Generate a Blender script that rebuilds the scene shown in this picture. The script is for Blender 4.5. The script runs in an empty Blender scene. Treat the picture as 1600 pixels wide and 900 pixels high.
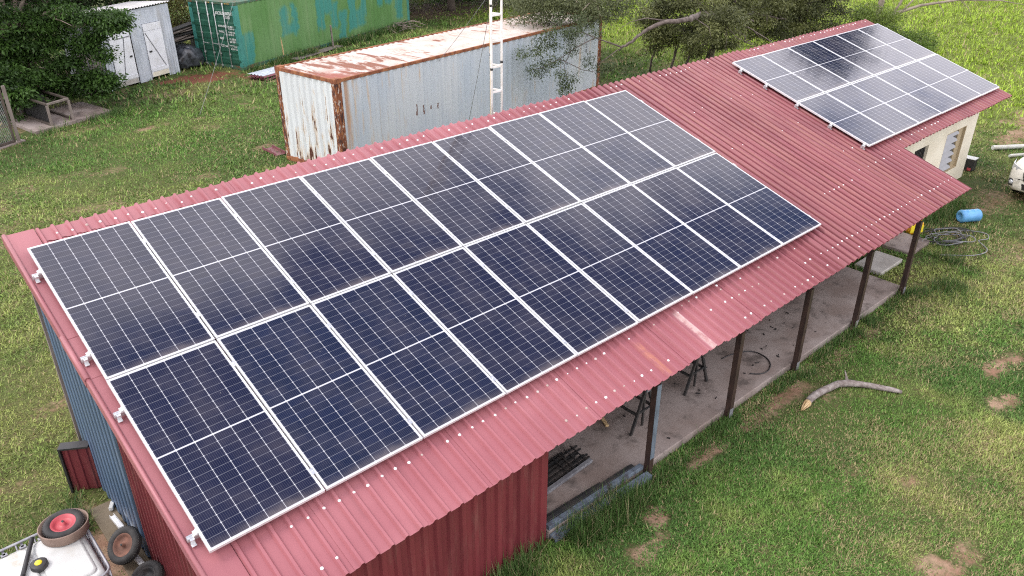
import bpy, bmesh, math, random
import numpy as np
from mathutils import Vector, Matrix

random.seed(7)
rng = np.random.default_rng(11)
S = bpy.context.scene
COL = S.collection
rad = math.radians

# ------------------------------------------------------------------ camera, world, sun, exposure
CAMP = np.array([-1.42080, -9.76453, 7.18454])
YAW, PITCH, ROLL = 0.737420, 0.489360, 0.0016
FPX = 1243.866
_cy, _sy, _cp, _sp = math.cos(YAW), math.sin(YAW), math.cos(PITCH), math.sin(PITCH)
FW = np.array([_sy * _cp, _cy * _cp, -_sp])
RT = np.array([_cy, -_sy, 0.0])
UP = np.cross(RT, FW)
RT, UP = math.cos(ROLL) * RT + math.sin(ROLL) * UP, -math.sin(ROLL) * RT + math.cos(ROLL) * UP
cd = bpy.data.cameras.new('camera')
cam = bpy.data.objects.new('camera', cd)
COL.objects.link(cam)
cam.matrix_world = Matrix(((RT[0], UP[0], -FW[0], CAMP[0]), (RT[1], UP[1], -FW[1], CAMP[1]),
                           (RT[2], UP[2], -FW[2], CAMP[2]), (0, 0, 0, 1)))
cd.sensor_width = 36.0
cd.lens = FPX / 1600 * 36
cd.clip_end = 2000
S.camera = cam

SUN_EL, SUN_AZ = rad(55), rad(300)      # azimuth clockwise from +Y
W = bpy.data.worlds.new('World')
S.world = W
W.use_nodes = True
wn, wl = W.node_tree.nodes, W.node_tree.links
wn.clear()
wo = wn.new('ShaderNodeOutputWorld')
bg = wn.new('ShaderNodeBackground')
sky = wn.new('ShaderNodeTexSky')
sky.sky_type = 'NISHITA'
sky.sun_disc = False
sky.sun_elevation = SUN_EL
sky.sun_rotation = SUN_AZ
sky.air_density = 1.0
sky.dust_density = 1.5
tc = wn.new('ShaderNodeTexCoord')
sep = wn.new('ShaderNodeSeparateXYZ')
wl.new(tc.outputs['Generated'], sep.inputs[0])
den = wn.new('ShaderNodeMath'); den.operation = 'ADD'; den.inputs[1].default_value = 0.25
den0 = wn.new('ShaderNodeMath'); den0.operation = 'MAXIMUM'; den0.inputs[1].default_value = 0.0
wl.new(sep.outputs['Z'], den0.inputs[0]); wl.new(den0.outputs[0], den.inputs[0])
dv = wn.new('ShaderNodeVectorMath'); dv.operation = 'DIVIDE'
wl.new(tc.outputs['Generated'], dv.inputs[0]); wl.new(den.outputs[0], dv.inputs[1])
cn = wn.new('ShaderNodeTexNoise')
cn.inputs['Scale'].default_value = 2.7
cn.inputs['Detail'].default_value = 5.0
cn.inputs['Roughness'].default_value = 0.55
ofs = wn.new('ShaderNodeVectorMath'); ofs.operation = 'ADD'; ofs.inputs[1].default_value = (3.1, 7.4, 0.0)
wl.new(dv.outputs[0], ofs.inputs[0]); wl.new(ofs.outputs[0], cn.inputs['Vector'])
cr = wn.new('ShaderNodeValToRGB')
cr.color_ramp.elements[0].position = 0.46; cr.color_ramp.elements[0].color = (0.02, 0.02, 0.02, 1)
cr.color_ramp.elements[1].position = 0.61; cr.color_ramp.elements[1].color = (1, 1, 1, 1)
sp2 = wn.new('ShaderNodeSeparateXYZ'); wl.new(dv.outputs[0], sp2.inputs[0])
def wm(op, a, b=0.0, c=0.0):
    x = wn.new('ShaderNodeMath'); x.operation = op
    for k_, v_ in enumerate((a, b, c)):
        if k_ > 1 and op != 'MULTIPLY_ADD': break
        if isinstance(v_, (int, float)): x.inputs[k_].default_value = v_
        else: wl.new(v_, x.inputs[k_])
    return x.outputs[0]
du, dv2 = wm('MULTIPLY_ADD', sp2.outputs[0], .75, -.375), wm('MULTIPLY_ADD', sp2.outputs[1], 1.5, -.12)
dist_ = wm('SQRT', wm('ADD', wm('MULTIPLY', du, du), wm('MULTIPLY', dv2, dv2)))
hole = wn.new('ShaderNodeMapRange'); hole.interpolation_type = 'SMOOTHSTEP'
hole.inputs[1].default_value = .24; hole.inputs[2].default_value = .66; hole.inputs[3].default_value = -.20; hole.inputs[4].default_value = .19
wl.new(dist_, hole.inputs[0])
cad = wn.new('ShaderNodeMath'); cad.operation = 'ADD'
wl.new(cn.outputs['Fac'], cad.inputs[0]); wl.new(hole.outputs[0], cad.inputs[1]); wl.new(cad.outputs[0], cr.inputs[0])
cmix = wn.new('ShaderNodeMixRGB')
CLOUD = wn.new('ShaderNodeRGB'); CLOUD.outputs[0].default_value = (18.6, 17.9, 18.8, 1)
wl.new(cr.outputs[0], cmix.inputs[0]); skyb = wn.new('ShaderNodeMixRGB'); skyb.blend_type = 'MULTIPLY'; skyb.inputs[0].default_value = 1.0; skyb.inputs[2].default_value = (.85, 1.0, 1.3, 1); wl.new(sky.outputs[0], skyb.inputs[1]); wl.new(skyb.outputs[0], cmix.inputs[1]); wl.new(CLOUD.outputs[0], cmix.inputs[2])
wl.new(cmix.outputs[0], bg.inputs['Color'])
bg.inputs['Strength'].default_value = 0.135
wl.new(bg.outputs[0], wo.inputs[0])

sl = bpy.data.lights.new('sun', 'SUN')
sl.energy = 1.5
sl.angle = rad(14)
sl.color = (1.0, 0.95, 0.88)
so = bpy.data.objects.new('sun', sl)
COL.objects.link(so)
sd = Vector((math.sin(SUN_AZ) * math.cos(SUN_EL), math.cos(SUN_AZ) * math.cos(SUN_EL), math.sin(SUN_EL)))
so.rotation_euler = (-sd).to_track_quat('-Z', 'Y').to_euler()
so.location = (0, 0, 30)

S.view_settings.view_transform = 'Standard'
S.view_settings.look = 'None'
S.view_settings.gamma = 1
S.view_settings.use_curve_mapping = False
S.view_settings.exposure = -0.02
S.cycles.filter_width = 1.15
S.cycles.use_denoising = False
S.cycles.max_bounces = 6
S.cycles.transparent_max_bounces = 8

# ------------------------------------------------------------------ materials
def new_mat(name):
    m = bpy.data.materials.new(name)
    m.use_nodes = True
    nt = m.node_tree
    b = nt.nodes['Principled BSDF']
    return m, nt, b

class NT:
    """small helper to write node maths compactly"""
    def __init__(s, nt): s.nt = nt
    def n(s, t, **k):
        x = s.nt.nodes.new(t)
        for a, v in k.items(): setattr(x, a, v)
        return x
    def put(s, sock, v):
        if hasattr(v, 'is_output') or hasattr(v, 'links'): s.nt.links.new(v, sock)
        else: sock.default_value = v
    def m(s, op, a, b=0.0, c=0.0, clamp=False):
        x = s.n('ShaderNodeMath', operation=op, use_clamp=clamp)
        s.put(x.inputs[0], a); s.put(x.inputs[1], b)
        if op in ('MULTIPLY_ADD', 'SMOOTH_MIN', 'COMPARE'): s.put(x.inputs[2], c)
        return x.outputs[0]
    def mix(s, f, a, b, mode='MIX'):
        x = s.n('ShaderNodeMixRGB', blend_type=mode)
        s.put(x.inputs[0], f)
        for i, v in ((1, a), (2, b)):
            if isinstance(v, tuple) and len(v) == 3: v = (*v, 1)
            s.put(x.inputs[i], v)
        return x.outputs[0]
    def coord(s, kind='Object', scale=None, offset=None):
        o = s.n('ShaderNodeTexCoord').outputs[kind]
        if scale is None and offset is None: return o
        mp = s.n('ShaderNodeMapping')
        if scale is not None: mp.inputs['Scale'].default_value = scale
        if offset is not None: mp.inputs['Location'].default_value = offset
        s.nt.links.new(o, mp.inputs[0]); return mp.outputs[0]
    def xyz(s, v):
        x = s.n('ShaderNodeSeparateXYZ'); s.nt.links.new(v, x.inputs[0]); return x.outputs
    def noise(s, v, scale, detail=4, rough=0.55, dist=0.0):
        x = s.n('ShaderNodeTexNoise'); s.nt.links.new(v, x.inputs['Vector'])
        x.inputs['Scale'].default_value = scale; x.inputs['Detail'].default_value = detail
        x.inputs['Roughness'].default_value = rough; x.inputs['Distortion'].default_value = dist
        return x.outputs['Fac']
    def ramp(s, f, lo, hi):
        x = s.n('ShaderNodeMapRange'); x.interpolation_type = 'SMOOTHSTEP'
        s.put(x.inputs[0], f); x.inputs[1].default_value = lo; x.inputs[2].default_value = hi
        return x.outputs[0]
    def bump(s, h, strength, dist=0.01):
        x = s.n('ShaderNodeBump'); x.inputs['Strength'].default_value = strength; x.inputs['Distance'].default_value = dist
        s.put(x.inputs['Height'], h); return x.outputs[0]
    def attr(s, name, out='Color'):
        x = s.n('ShaderNodeAttribute'); x.attribute_name = name; return x.outputs[out]

def pm(name, c1, c2=None, scale=6.0, rough=0.6, metal=0.0, spec=0.5, lo=0.35, hi=0.65, stretch=(1, 1, 1), bump=0.0,
       bscale=40.0, c3=None, s3=1.0):
    m, nt, b = new_mat(name)
    h = NT(nt)
    v = h.coord('Object', stretch)
    c2 = c2 or tuple(x * 0.75 for x in c1)
    col = h.mix(h.ramp(h.noise(v, scale, 5, 0.6), lo, hi), c1, c2)
    if c3: col = h.mix(h.ramp(h.noise(v, s3, 5, 0.65), 0.5, 0.72), col, c3)
    nt.links.new(col, b.inputs['Base Color'])
    b.inputs['Roughness'].default_value = rough
    b.inputs['Metallic'].default_value = metal
    b.inputs['Specular IOR Level'].default_value = spec
    if bump: nt.links.new(h.bump(h.noise(v, bscale, 3), bump), b.inputs['Normal'])
    return m

M = {}
M['alu'] = pm('anodised_aluminium', (.78, .79, .80), (.68, .69, .70), 14, .38, .35, .5)
M['rail'] = pm('rail_aluminium', (.70, .71, .72), (.55, .56, .57), 20, .35, .7)
M['washer'] = pm('pale_washer', (.76, .74, .74), (.50, .46, .45), 3, .5)
def m_washer():
    m, nt, b = new_mat('weathered_washer'); h = NT(nt)
    r = h.n('ShaderNodeObjectInfo').outputs['Random']
    c = h.mix(h.ramp(r, .55, .9), (.74, .72, .72), (.40, .30, .27))
    nt.links.new(c, b.inputs['Base Color']); b.inputs['Roughness'].default_value = .6; return m
M['washer'] = m_washer()
M['post_brown'] = pm('rusty_brown_paint', (.034, .021, .018), (.058, .034, .027), 5, .5, .0, .4, stretch=(3, 3, 1), c3=(.02, .014, .013), s3=3)
M['post_blue'] = pm('blue_grey_primer', (.135, .165, .205), (.09, .11, .14), 4, .5, stretch=(3, 3, 1), c3=(.06, .05, .05), s3=2)
M['concrete'] = pm('stained_concrete', (.30, .255, .235), (.21, .165, .145), 1.3, .85, spec=.25, bump=.35, bscale=30, c3=(.115, .095, .085), s3=3.1)
M['concrete_pale'] = pm('pale_concrete', (.48, .46, .43), (.36, .34, .31), 2.5, .85, spec=.25, bump=.25, bscale=30)
M['slab_brown'] = pm('dirty_slab', (.135, .105, .070), (.20, .165, .12), 1.4, .9, spec=.2, bump=.3, bscale=20)
M['cream'] = pm('cream_wall_paint', (.74, .70, .58), (.66, .61, .49), 1.2, .8, spec=.25, bump=.1, bscale=60)
M['tan'] = pm('tan_reveal', (.42, .34, .22), (.36, .29, .18), 3, .8)
M['glass_grey'] = pm('grey_louvre_glass', (.09, .10, .115), (.14, .15, .17), 4, .12, 0, .7)
M['black'] = pm('black_paint', (.018, .018, .020), (.03, .028, .028), 8, .5)
M['dark_steel'] = pm('dark_steel', (.028, .030, .032), (.05, .045, .042), 8, .5, .2)
M['void'] = pm('dark_interior', (.012, .012, .013), (.02, .02, .02), 3, .8)
M['blue_sheet'] = pm('blue_sheet_paint', (.055, .105, .200), (.040, .080, .155), 2.5, .34, stretch=(1, 1, .4), c3=(.085, .12, .18), s3=1.5)
M['red_wall'] = pm('dark_red_sheet', (.155, .026, .032), (.115, .018, .024), 2.0, .5, stretch=(2, 2, .35), c3=(.165, .055, .052), s3=3.0)
M['white_paint'] = pm('white_door_paint', (.74, .76, .80), (.66, .68, .72), 2, .55, c3=(.60, .60, .60), s3=2)
M['galv'] = pm('galvanised_sheet', (.56, .60, .66), (.44, .48, .54), 2.2, .45, .15, stretch=(2, 2, .5), c3=(.40, .41, .42), s3=1.5)
M['galv_roof'] = pm('shed_roof_sheet', (.60, .59, .60), (.48, .47, .47), 1.5, .6)
M['rubber'] = pm('tyre_rubber', (.022, .022, .023), (.045, .042, .040), 9, .75, bump=.3, bscale=60)
M['rim_red'] = pm('red_wheel_rim', (.50, .075, .09), (.38, .055, .07), 6, .45)
M['rim_rust'] = pm('rusty_wheel_rim', (.24, .11, .075), (.14, .07, .05), 9, .8)
M['tub'] = pm('brown_band', (.27, .19, .15), (.20, .14, .11), 6, .7)
M['ibc'] = pm('white_tank_plastic', (.60, .61, .60), (.50, .51, .49), 2.4, .5, c3=(.44, .41, .35), s3=4)
M['cage'] = pm('cage_tube', (.40, .40, .42), (.28, .28, .30), 8, .4, .6)
M['yellow'] = pm('yellow_plastic', (.80, .66, .03), (.72, .58, .03), 5, .45)
M['can_shaded'] = pm('shaded_yellow_plastic', (.78, .38, .01), (.66, .30, .01), 5, .45)
M['drum_blue'] = pm('blue_plastic', (.12, .34, .60), (.09, .27, .52), 5, .4)
M['cable_grey'] = pm('grey_cable', (.22, .225, .24), (.14, .14, .155), 10, .5)
M['cable_black'] = pm('black_cable', (.02, .02, .022), (.035, .03, .03), 10, .5)
M['bark'] = pm('branch_bark', (.070, .053, .046), (.155, .125, .112), 9, .9, bump=.8, bscale=30)
M['log_bark'] = pm('pale_log_bark', (.15, .12, .11), (.30, .265, .25), 11, .9, bump=.9, bscale=30, c3=(.09, .07, .06), s3=14)
M['bark_grey'] = pm('grey_bark', (.20, .165, .13), (.30, .25, .20), 5, .9, bump=.5, bscale=20)
M['bark_dark'] = pm('dark_bark', (.055, .043, .035), (.09, .07, .055), 5, .9)
M['wood_raw'] = pm('broken_wood', (.55, .40, .22), (.40, .27, .13), 12, .8)
M['wood_grey'] = pm('weathered_timber', (.22, .185, .165), (.14, .115, .10), 6, .85, stretch=(1, 1, .2))
M['mauve_sheet'] = pm('old_red_sheet', (.22, .07, .085), (.15, .05, .06), 4, .6)
M['teal'] = pm('teal_steel', (.05, .24, .20), (.04, .18, .155), 3, .5)
M['green_door'] = pm('green_door_paint', (.018, .10, .062), (.014, .075, .048), 2, .5)
M['green_rail'] = pm('dark_green_rail', (.035, .13, .085), (.07, .09, .05), 4, .55, c3=(.14, .06, .03), s3=3)
M['rod'] = pm('lock_rod', (.52, .54, .54), (.40, .41, .40), 10, .45, .3)
M['marking'] = pm('white_marking', (.66, .68, .66), (.45, .48, .46), 30, .6)
M['orange_bit'] = pm('yellow_hinge_paint', (.62, .40, .08), (.4, .2, .05), 10, .6)
M['pole_white'] = pm('white_mast_paint', (.78, .77, .75), (.66, .63, .58), 5, .5)
M['pole_beige'] = pm('rust_tinted_mast_paint', (.62, .47, .28), (.70, .60, .45), 4, .55, stretch=(1, 1, .5))
M['wire'] = pm('guy_wire', (.30, .30, .30), (.24, .24, .24), 10, .5, .5)
M['car'] = pm('pearl_white_car_paint', (.66, .64, .58), (.63, .61, .55), 1.0, .22, 0, .6)
M['car_dark'] = pm('car_black_plastic', (.014, .014, .015), (.02, .02, .02), 6, .45)
M['car_glass'] = pm('car_window_glass', (.015, .018, .02), (.02, .023, .025), 3, .06, 0, .7)
M['chrome'] = pm('chrome', (.75, .75, .76), (.66, .66, .67), 5, .15, .9)
M['lamp_glass'] = pm('headlight_glass', (.62, .64, .66), (.40, .42, .45), 14, .08, .3, .7)
M['rust_strip'] = pm('rust_steel', (.16, .045, .022), (.30, .12, .05), 5, .85, bump=.3, bscale=30, c3=(.07, .022, .014), s3=4)
M['tarp'] = pm('shiny_black_tarp', (.02, .02, .024), (.10, .11, .13), 4, .25, 0, .6)

PAN_Z = -.135
def m_roof():
    m, nt, b = new_mat('maroon_roof_sheet'); h = NT(nt)
    v = h.coord('Object'); x, y, z = h.xyz(v)
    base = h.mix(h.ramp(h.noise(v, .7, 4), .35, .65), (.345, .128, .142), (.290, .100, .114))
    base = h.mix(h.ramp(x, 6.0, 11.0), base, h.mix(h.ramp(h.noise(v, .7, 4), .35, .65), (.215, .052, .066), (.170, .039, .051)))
    sheet = h.n('ShaderNodeTexWhiteNoise', noise_dimensions='1D')
    nt.links.new(h.m('FLOOR', h.m('DIVIDE', h.m('SUBTRACT', x, .1523), .823)), sheet.inputs['W'])
    base = h.mix(h.m('MULTIPLY', sheet.outputs['Value'], .22), base, (.27, .068, .082))
    # brown streaks right of the near array; rib shade painted into the pans there
    st = h.noise(h.coord('Object', (16, .5, 1)), 1.2, 3)
    old = h.m('MULTIPLY', h.ramp(st, .42, .66), h.ramp(x, 6.5, 12.0))
    base = h.mix(h.m('MULTIPLY', old, .55), base, (.29, .115, .095))
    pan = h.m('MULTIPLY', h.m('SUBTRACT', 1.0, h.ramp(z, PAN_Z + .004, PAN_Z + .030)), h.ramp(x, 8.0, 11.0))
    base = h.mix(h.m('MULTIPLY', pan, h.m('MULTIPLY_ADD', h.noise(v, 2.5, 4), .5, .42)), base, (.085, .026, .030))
    # grime runs along the slope
    base = h.mix(h.m('MULTIPLY', h.ramp(h.noise(h.coord('Object', (7, .6, 1)), 1.6, 5), .55, .8), .35), base, (.14, .05, .055))
    def box(x0, x1, y0, y1, soft=.02):
        a = h.m('MULTIPLY', h.ramp(x, x0 - soft, x0 + soft), h.m('SUBTRACT', 1.0, h.ramp(x, x1 - soft, x1 + soft)))
        c = h.m('MULTIPLY', h.ramp(y, y0 - .06, y0 + .06), h.m('SUBTRACT', 1.0, h.ramp(y, y1 - .06, y1 + .06)))
        return h.m('MULTIPLY', a, c)
    n2 = h.ramp(h.noise(v, 9, 4), .3, .6)
    base = h.mix(h.m('MULTIPLY', box(6.43, 6.50, -5.4, -4.6, .03), h.m('MULTIPLY_ADD', n2, .7, .1)), base, (.55, .42, .40))
    base = h.mix(h.m('MULTIPLY', box(5.48, 5.60, -5.3, -4.72), h.m('MULTIPLY_ADD', n2, .45, .05)), base, (.46, .19, .10))
    # scattered flecks and scratches
    fl = h.ramp(h.noise(v, 55, 2), .70, .76)
    base = h.mix(h.m('MULTIPLY', fl, .35), base, (.10, .04, .04))
    nt.links.new(base, b.inputs['Base Color'])
    b.inputs['Roughness'].default_value = .42
    rg = h.m('MULTIPLY_ADD', h.noise(v, 3, 3), .25, .30)
    nt.links.new(h.m('MULTIPLY_ADD', pan, .35, rg), b.inputs['Roughness'])
    nt.links.new(h.m('MULTIPLY_ADD', pan, -.30, h.m('MULTIPLY_ADD', h.ramp(x, 7, 12), -.10, .50)), b.inputs['Specular IOR Level'])
    nt.links.new(h.bump(h.noise(v, 3.2, 4), .30, .02), b.inputs['Normal'])
    return m
M['roof'] = m_roof()

def m_panel(name, Wd, Ht, ncol, nhalf, tint):
    m, nt, b = new_mat(name); h = NT(nt)
    v = h.coord('Object'); x, y, z = h.xyz(v)
    px = (Wd - .044) / ncol
    hh = Ht / 2
    py = (hh - .024 - .008) / nhalf
    cx = h.m('DIVIDE', h.m('SUBTRACT', x, .022), px)
    fx = h.m('FRACT', cx)
    ax = h.m('MULTIPLY', h.m('SUBTRACT', .5, h.m('ABSOLUTE', h.m('SUBTRACT', fx, .5))), px)   # distance to column line
    yh = h.m('SUBTRACT', h.m('ABSOLUTE', h.m('SUBTRACT', y, hh)), .008)
    cyv = h.m('DIVIDE', yh, py)
    fy = h.m('FRACT', cyv)
    ay = h.m('MULTIPLY', h.m('SUBTRACT', .5, h.m('ABSOLUTE', h.m('SUBTRACT', fy, .5))), py)
    L1 = h.m('LESS_THAN', ax, .0021)
    L2 = h.m('LESS_THAN', ay, .0016)
    D = h.m('LESS_THAN', h.m('ADD', ax, ay), .0085)
    mid = h.m('LESS_THAN', yh, 0.0)
    edge = h.m('MAXIMUM', h.m('GREATER_THAN', h.m('ABSOLUTE', h.m('SUBTRACT', x, Wd / 2)), Wd / 2 - .022),
               h.m('GREATER_THAN', h.m('ABSOLUTE', h.m('SUBTRACT', y, hh)), hh - .024))
    white = h.m('MAXIMUM', h.m('MAXIMUM', L1, D), h.m('MAXIMUM', mid, edge))
    # busbars: nine fine wires per cell
    bb = h.m('FRACT', h.m('MULTIPLY', fx, 9.0))
    bus = h.m('LESS_THAN', h.m('ABSOLUTE', h.m('SUBTRACT', bb, .5)), .045)
    oi = h.n('ShaderNodeObjectInfo').outputs['Random']
    cellr = h.n('ShaderNodeTexWhiteNoise', noise_dimensions='4D')
    cmb = h.n('ShaderNodeCombineXYZ')
    nt.links.new(h.m('FLOOR', cx), cmb.inputs[0]); nt.links.new(h.m('FLOOR', h.m('DIVIDE', h.m('SUBTRACT', y, hh), py)), cmb.inputs[1])
    nt.links.new(cmb.outputs[0], cellr.inputs['Vector']); nt.links.new(oi, cellr.inputs['W'])
    cell = h.mix(cellr.outputs['Value'], tint, tuple(t * 1.35 for t in tint))
    cell = h.mix(h.m('MULTIPLY', oi, .7), cell, (tint[0] * 1.7, tint[1] * .95, tint[2] * .9))
    c = h.mix(h.m('MULTIPLY', bus, .22), cell, (.30, .31, .34))
    c = h.mix(h.m('MULTIPLY', L2, .45), c, (.36, .37, .41))
    c = h.mix(white, c, (.48, .49, .52))
    # thin dust film
    dust = h.ramp(h.noise(v, 2.2, 5, .6), .35, .8)
    c = h.mix(h.m('MULTIPLY', dust, .06), c, (.42, .36, .33))
    low = h.m('MULTIPLY', h.m('SUBTRACT', 1.0, h.ramp(y, .0, .14)), h.m('MULTIPLY_ADD', dust, .25, .08))
    c = h.mix(low, c, (.40, .34, .30))
    spot = h.ramp(h.noise(h.coord('Object', None, (3.3, 1.7, 0)), 9, 2), .79, .81)
    c = h.mix(h.m('MULTIPLY', spot, .5), c, (.5, .48, .45))
    nt.links.new(c, b.inputs['Base Color'])
    b.inputs['Roughness'].default_value = .10
    nt.links.new(h.m('MULTIPLY_ADD', dust, .08, .06), b.inputs['Roughness'])
    b.inputs['IOR'].default_value = 1.5
    return m
M['panel_near'] = m_panel('mono_cell_glass', 1.134, 2.250, 6, 12, (.0050, .0080, .025))
M['panel_far'] = m_panel('mono_cell_glass_small', 1.098, 1.732, 6, 10, (.007, .011, .032))

def m_grey_container(name, end=False, top=False):
    m, nt, b = new_mat(name); h = NT(nt)
    v = h.coord('Object'); x, y, z = h.xyz(v)
    if top:
        base = h.mix(h.ramp(h.noise(v, 1.5, 4), .3, .7), (.54, .49, .45), (.43, .36, .31))
        vv = h.coord('Object', (2.2, .55, 1))
        n = h.noise(vv, 1.15, 6, .68, .4)
        near = h.m('SUBTRACT', 1.0, h.ramp(x, 0.0, 5.0))
        msk = h.ramp(h.m('ADD', n, h.m('MULTIPLY', near, .10)), .555, .63)
        base = h.mix(h.m('MULTIPLY', h.ramp(n, .47, .62), .45), base, (.44, .30, .21))
        base = h.mix(msk, base, (.20, .075, .042))
        corner = h.m('MULTIPLY', h.m('SUBTRACT', 1.0, h.ramp(x, .3, 1.5)), h.m('SUBTRACT', 1.0, h.ramp(y, .4, 1.4)))
        base = h.mix(h.m('MULTIPLY', corner, h.ramp(h.noise(v, 3, 4), .35, .5)), base, (.27, .085, .06))
        sp = h.ramp(h.noise(v, 14, 3), .66, .72)
        base = h.mix(h.m('MULTIPLY', sp, .7), base, (.22, .09, .07))
    else:
        base = h.mix(h.ramp(h.noise(h.coord('Object', (1, 1, .4)), .8, 4), .35, .65),
                     (.62, .66, .67) if end else (.41, .47, .53), (.56, .59, .60) if end else (.49, .53, .56))
        vv = h.coord('Object', (5, 5, .55))
        n = h.noise(vv, 1.6, 5, .6)
        n1 = h.noise(h.coord('Object', (9, 9, 1.3)), 1.0, 5, .65)
        if end:
            low = h.m('SUBTRACT', 1.0, h.ramp(z, .2, 1.9))
            msk = h.ramp(h.m('ADD', n1, h.m('MULTIPLY', low, .10)), .65, .685)
            halo = h.ramp(h.m('ADD', n1, h.m('MULTIPLY', low, .10)), .56, .66)
        else:
            nearx = h.m('SUBTRACT', 1.0, h.ramp(x, .2, 3.0))
            msk = h.ramp(h.m('ADD', n1, h.m('MULTIPLY', nearx, .03)), .735, .76)
            halo = h.ramp(h.m('ADD', n, h.m('MULTIPLY', nearx, .08)), .58, .75)
        base = h.mix(h.m('MULTIPLY', halo, .55), base, (.52, .34, .16))
        base = h.mix(msk, base, (.085, .028, .018))
        if not end:
            s1 = h.m('MULTIPLY', h.ramp(x, .26, .30), h.m('SUBTRACT', 1.0, h.ramp(x, .38, .44)))
            s1 = h.m('MULTIPLY', s1, h.ramp(z, .2, 1.8))
            base = h.mix(h.m('MULTIPLY', s1, .85), base, (.42, .20, .06))
            grime = h.ramp(h.noise(h.coord('Object', (4, 4, .2)), 1.5, 4), .5, .75)
            base = h.mix(h.m('MULTIPLY', grime, .3), base, (.30, .36, .43))
            for dx, dz, dh in ((2.75, 1.21, .16), (3.02, 1.16, .13), (3.31, 1.17, .05), (3.59, 1.15, .08)):
                wx = h.m('ADD', x, h.m('MULTIPLY', h.m('SUBTRACT', h.noise(v, 9, 2), .5), .12))
                a_ = h.m('MULTIPLY', h.m('LESS_THAN', h.m('ABSOLUTE', h.m('SUBTRACT', wx, dx)), .03), h.m('LESS_THAN', h.m('ABSOLUTE', h.m('SUBTRACT', z, dz)), dh))
                base = h.mix(h.m('MULTIPLY', a_, .9), base, (.12, .045, .025))
    nt.links.new(base, b.inputs['Base Color'])
    b.inputs['Roughness'].default_value = .62
    b.inputs['Specular IOR Level'].default_value = .35
    return m
M['gc_end'] = m_grey_container('rusty_white_end', end=True)
M['gc_side'] = m_grey_container('blue_grey_side')
M['gc_top'] = m_grey_container('rusty_white_top', top=True)

def m_rust_post():
    m, nt, b = new_mat('flaking_rust_post'); h = NT(nt)
    v = h.coord('Object', (5, 5, 1.6))
    n = h.noise(v, 3, 5, .65)
    c = h.mix(h.ramp(n, .35, .5), (.07, .02, .012), (.20, .065, .025))
    c = h.mix(h.ramp(n, .56, .64), c, (.42, .20, .07))
    c = h.mix(h.ramp(h.noise(v, 4, 5, .7), .56, .60), c, (.58, .54, .48))
    c = h.mix(h.ramp(h.noise(v, 2.2, 4), .50, .60), c, (.05, .017, .012))
    nt.links.new(c, b.inputs['Base Color']); b.inputs['Roughness'].default_value = .85
    return m
M['gc_post'] = m_rust_post()

def m_green_side():
    m, nt, b = new_mat('patched_green_paint'); h = NT(nt)
    v = h.coord('Object'); x, y, z = h.xyz(v)
    wob = h.m('MULTIPLY', h.m('SUBTRACT', h.noise(h.coord('Object', (1.2, 1, .9)), 1.6, 4, .6), .5), .7)
    base = h.mix(h.ramp(h.noise(h.coord('Object', (.7, 1, .35)), 1.1, 4), .35, .65), (.085, .20, .055), (.13, .25, .095))
    teal = (.035, .22, .20)
    def blob(x0, x1, z0, z1):
        xx = h.m('ADD', x, wob); zz = h.m('ADD', z, wob)
        a = h.m('MULTIPLY', h.ramp(xx, x0 - .08, x0 + .08), h.m('SUBTRACT', 1.0, h.ramp(xx, x1 - .08, x1 + .08)))
        c = h.m('MULTIPLY', h.ramp(zz, z0 - .12, z0 + .12), h.m('SUBTRACT', 1.0, h.ramp(zz, z1 - .12, z1 + .12)))
        return h.m('MULTIPLY', a, c)
    msk = None
    # over-painted patches where big lettering once stood
    for q in ((.0, .75, -.1, 1.35), (2.5, 2.95, 1.0, 2.0), (2.5, 3.5, .9, 1.35), (3.15, 3.5, 1.0, 2.1),
              (4.75, 5.25, .75, 2.1), (4.9, 5.9, 1.35, 2.2), (5.75, 6.2, .75, 1.7), (6.3, 6.8, .2, 1.4),
              (7.0, 7.6, .4, 2.4), (7.6, 8.2, .5, 1.3), (7.9, 8.4, .9, 2.4), (9.2, 9.7, 1.2, 2.4), (9.9, 10.5, 1.2, 2.4),
              (10.8, 11.3, .3, 2.4)):
        k = blob(*q); msk = k if msk is None else h.m('MAXIMUM', msk, k)
    base = h.mix(h.m('MULTIPLY', msk, .85), base, teal)
    grime = h.ramp(h.noise(h.coord('Object', (3, 1, .25)), 1.5, 4), .5, .75)
    base = h.mix(h.m('MULTIPLY', grime, .35), base, (.20, .28, .14))
    nt.links.new(base, b.inputs['Base Color']); b.inputs['Roughness'].default_value = .6
    b.inputs['Specular IOR Level'].default_value = .35
    return m
M['green_side'] = m_green_side()

def m_leafy(name, rough=.55, trans=.25, mul=1.0):
    m, nt, b = new_mat(name); h = NT(nt)
    c = h.attr('tint')
    nt.links.new(c, b.inputs['Base Color'])
    b.inputs['Roughness'].default_value = rough
    b.inputs['Specular IOR Level'].default_value = .3
    tr = h.n('ShaderNodeBsdfTranslucent'); nt.links.new(c, tr.inputs['Color'])
    mx = h.n('ShaderNodeMixShader'); mx.inputs[0].default_value = trans
    nt.links.new(b.outputs[0], mx.inputs[1]); nt.links.new(tr.outputs[0], mx.inputs[2])
    nt.links.new(mx.outputs[0], nt.nodes['Material Output'].inputs['Surface'])
    return m
M['leaf'] = m_leafy('leaf', .5, .25)
M['blade'] = m_leafy('grass_blade', .6, .3)

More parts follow.
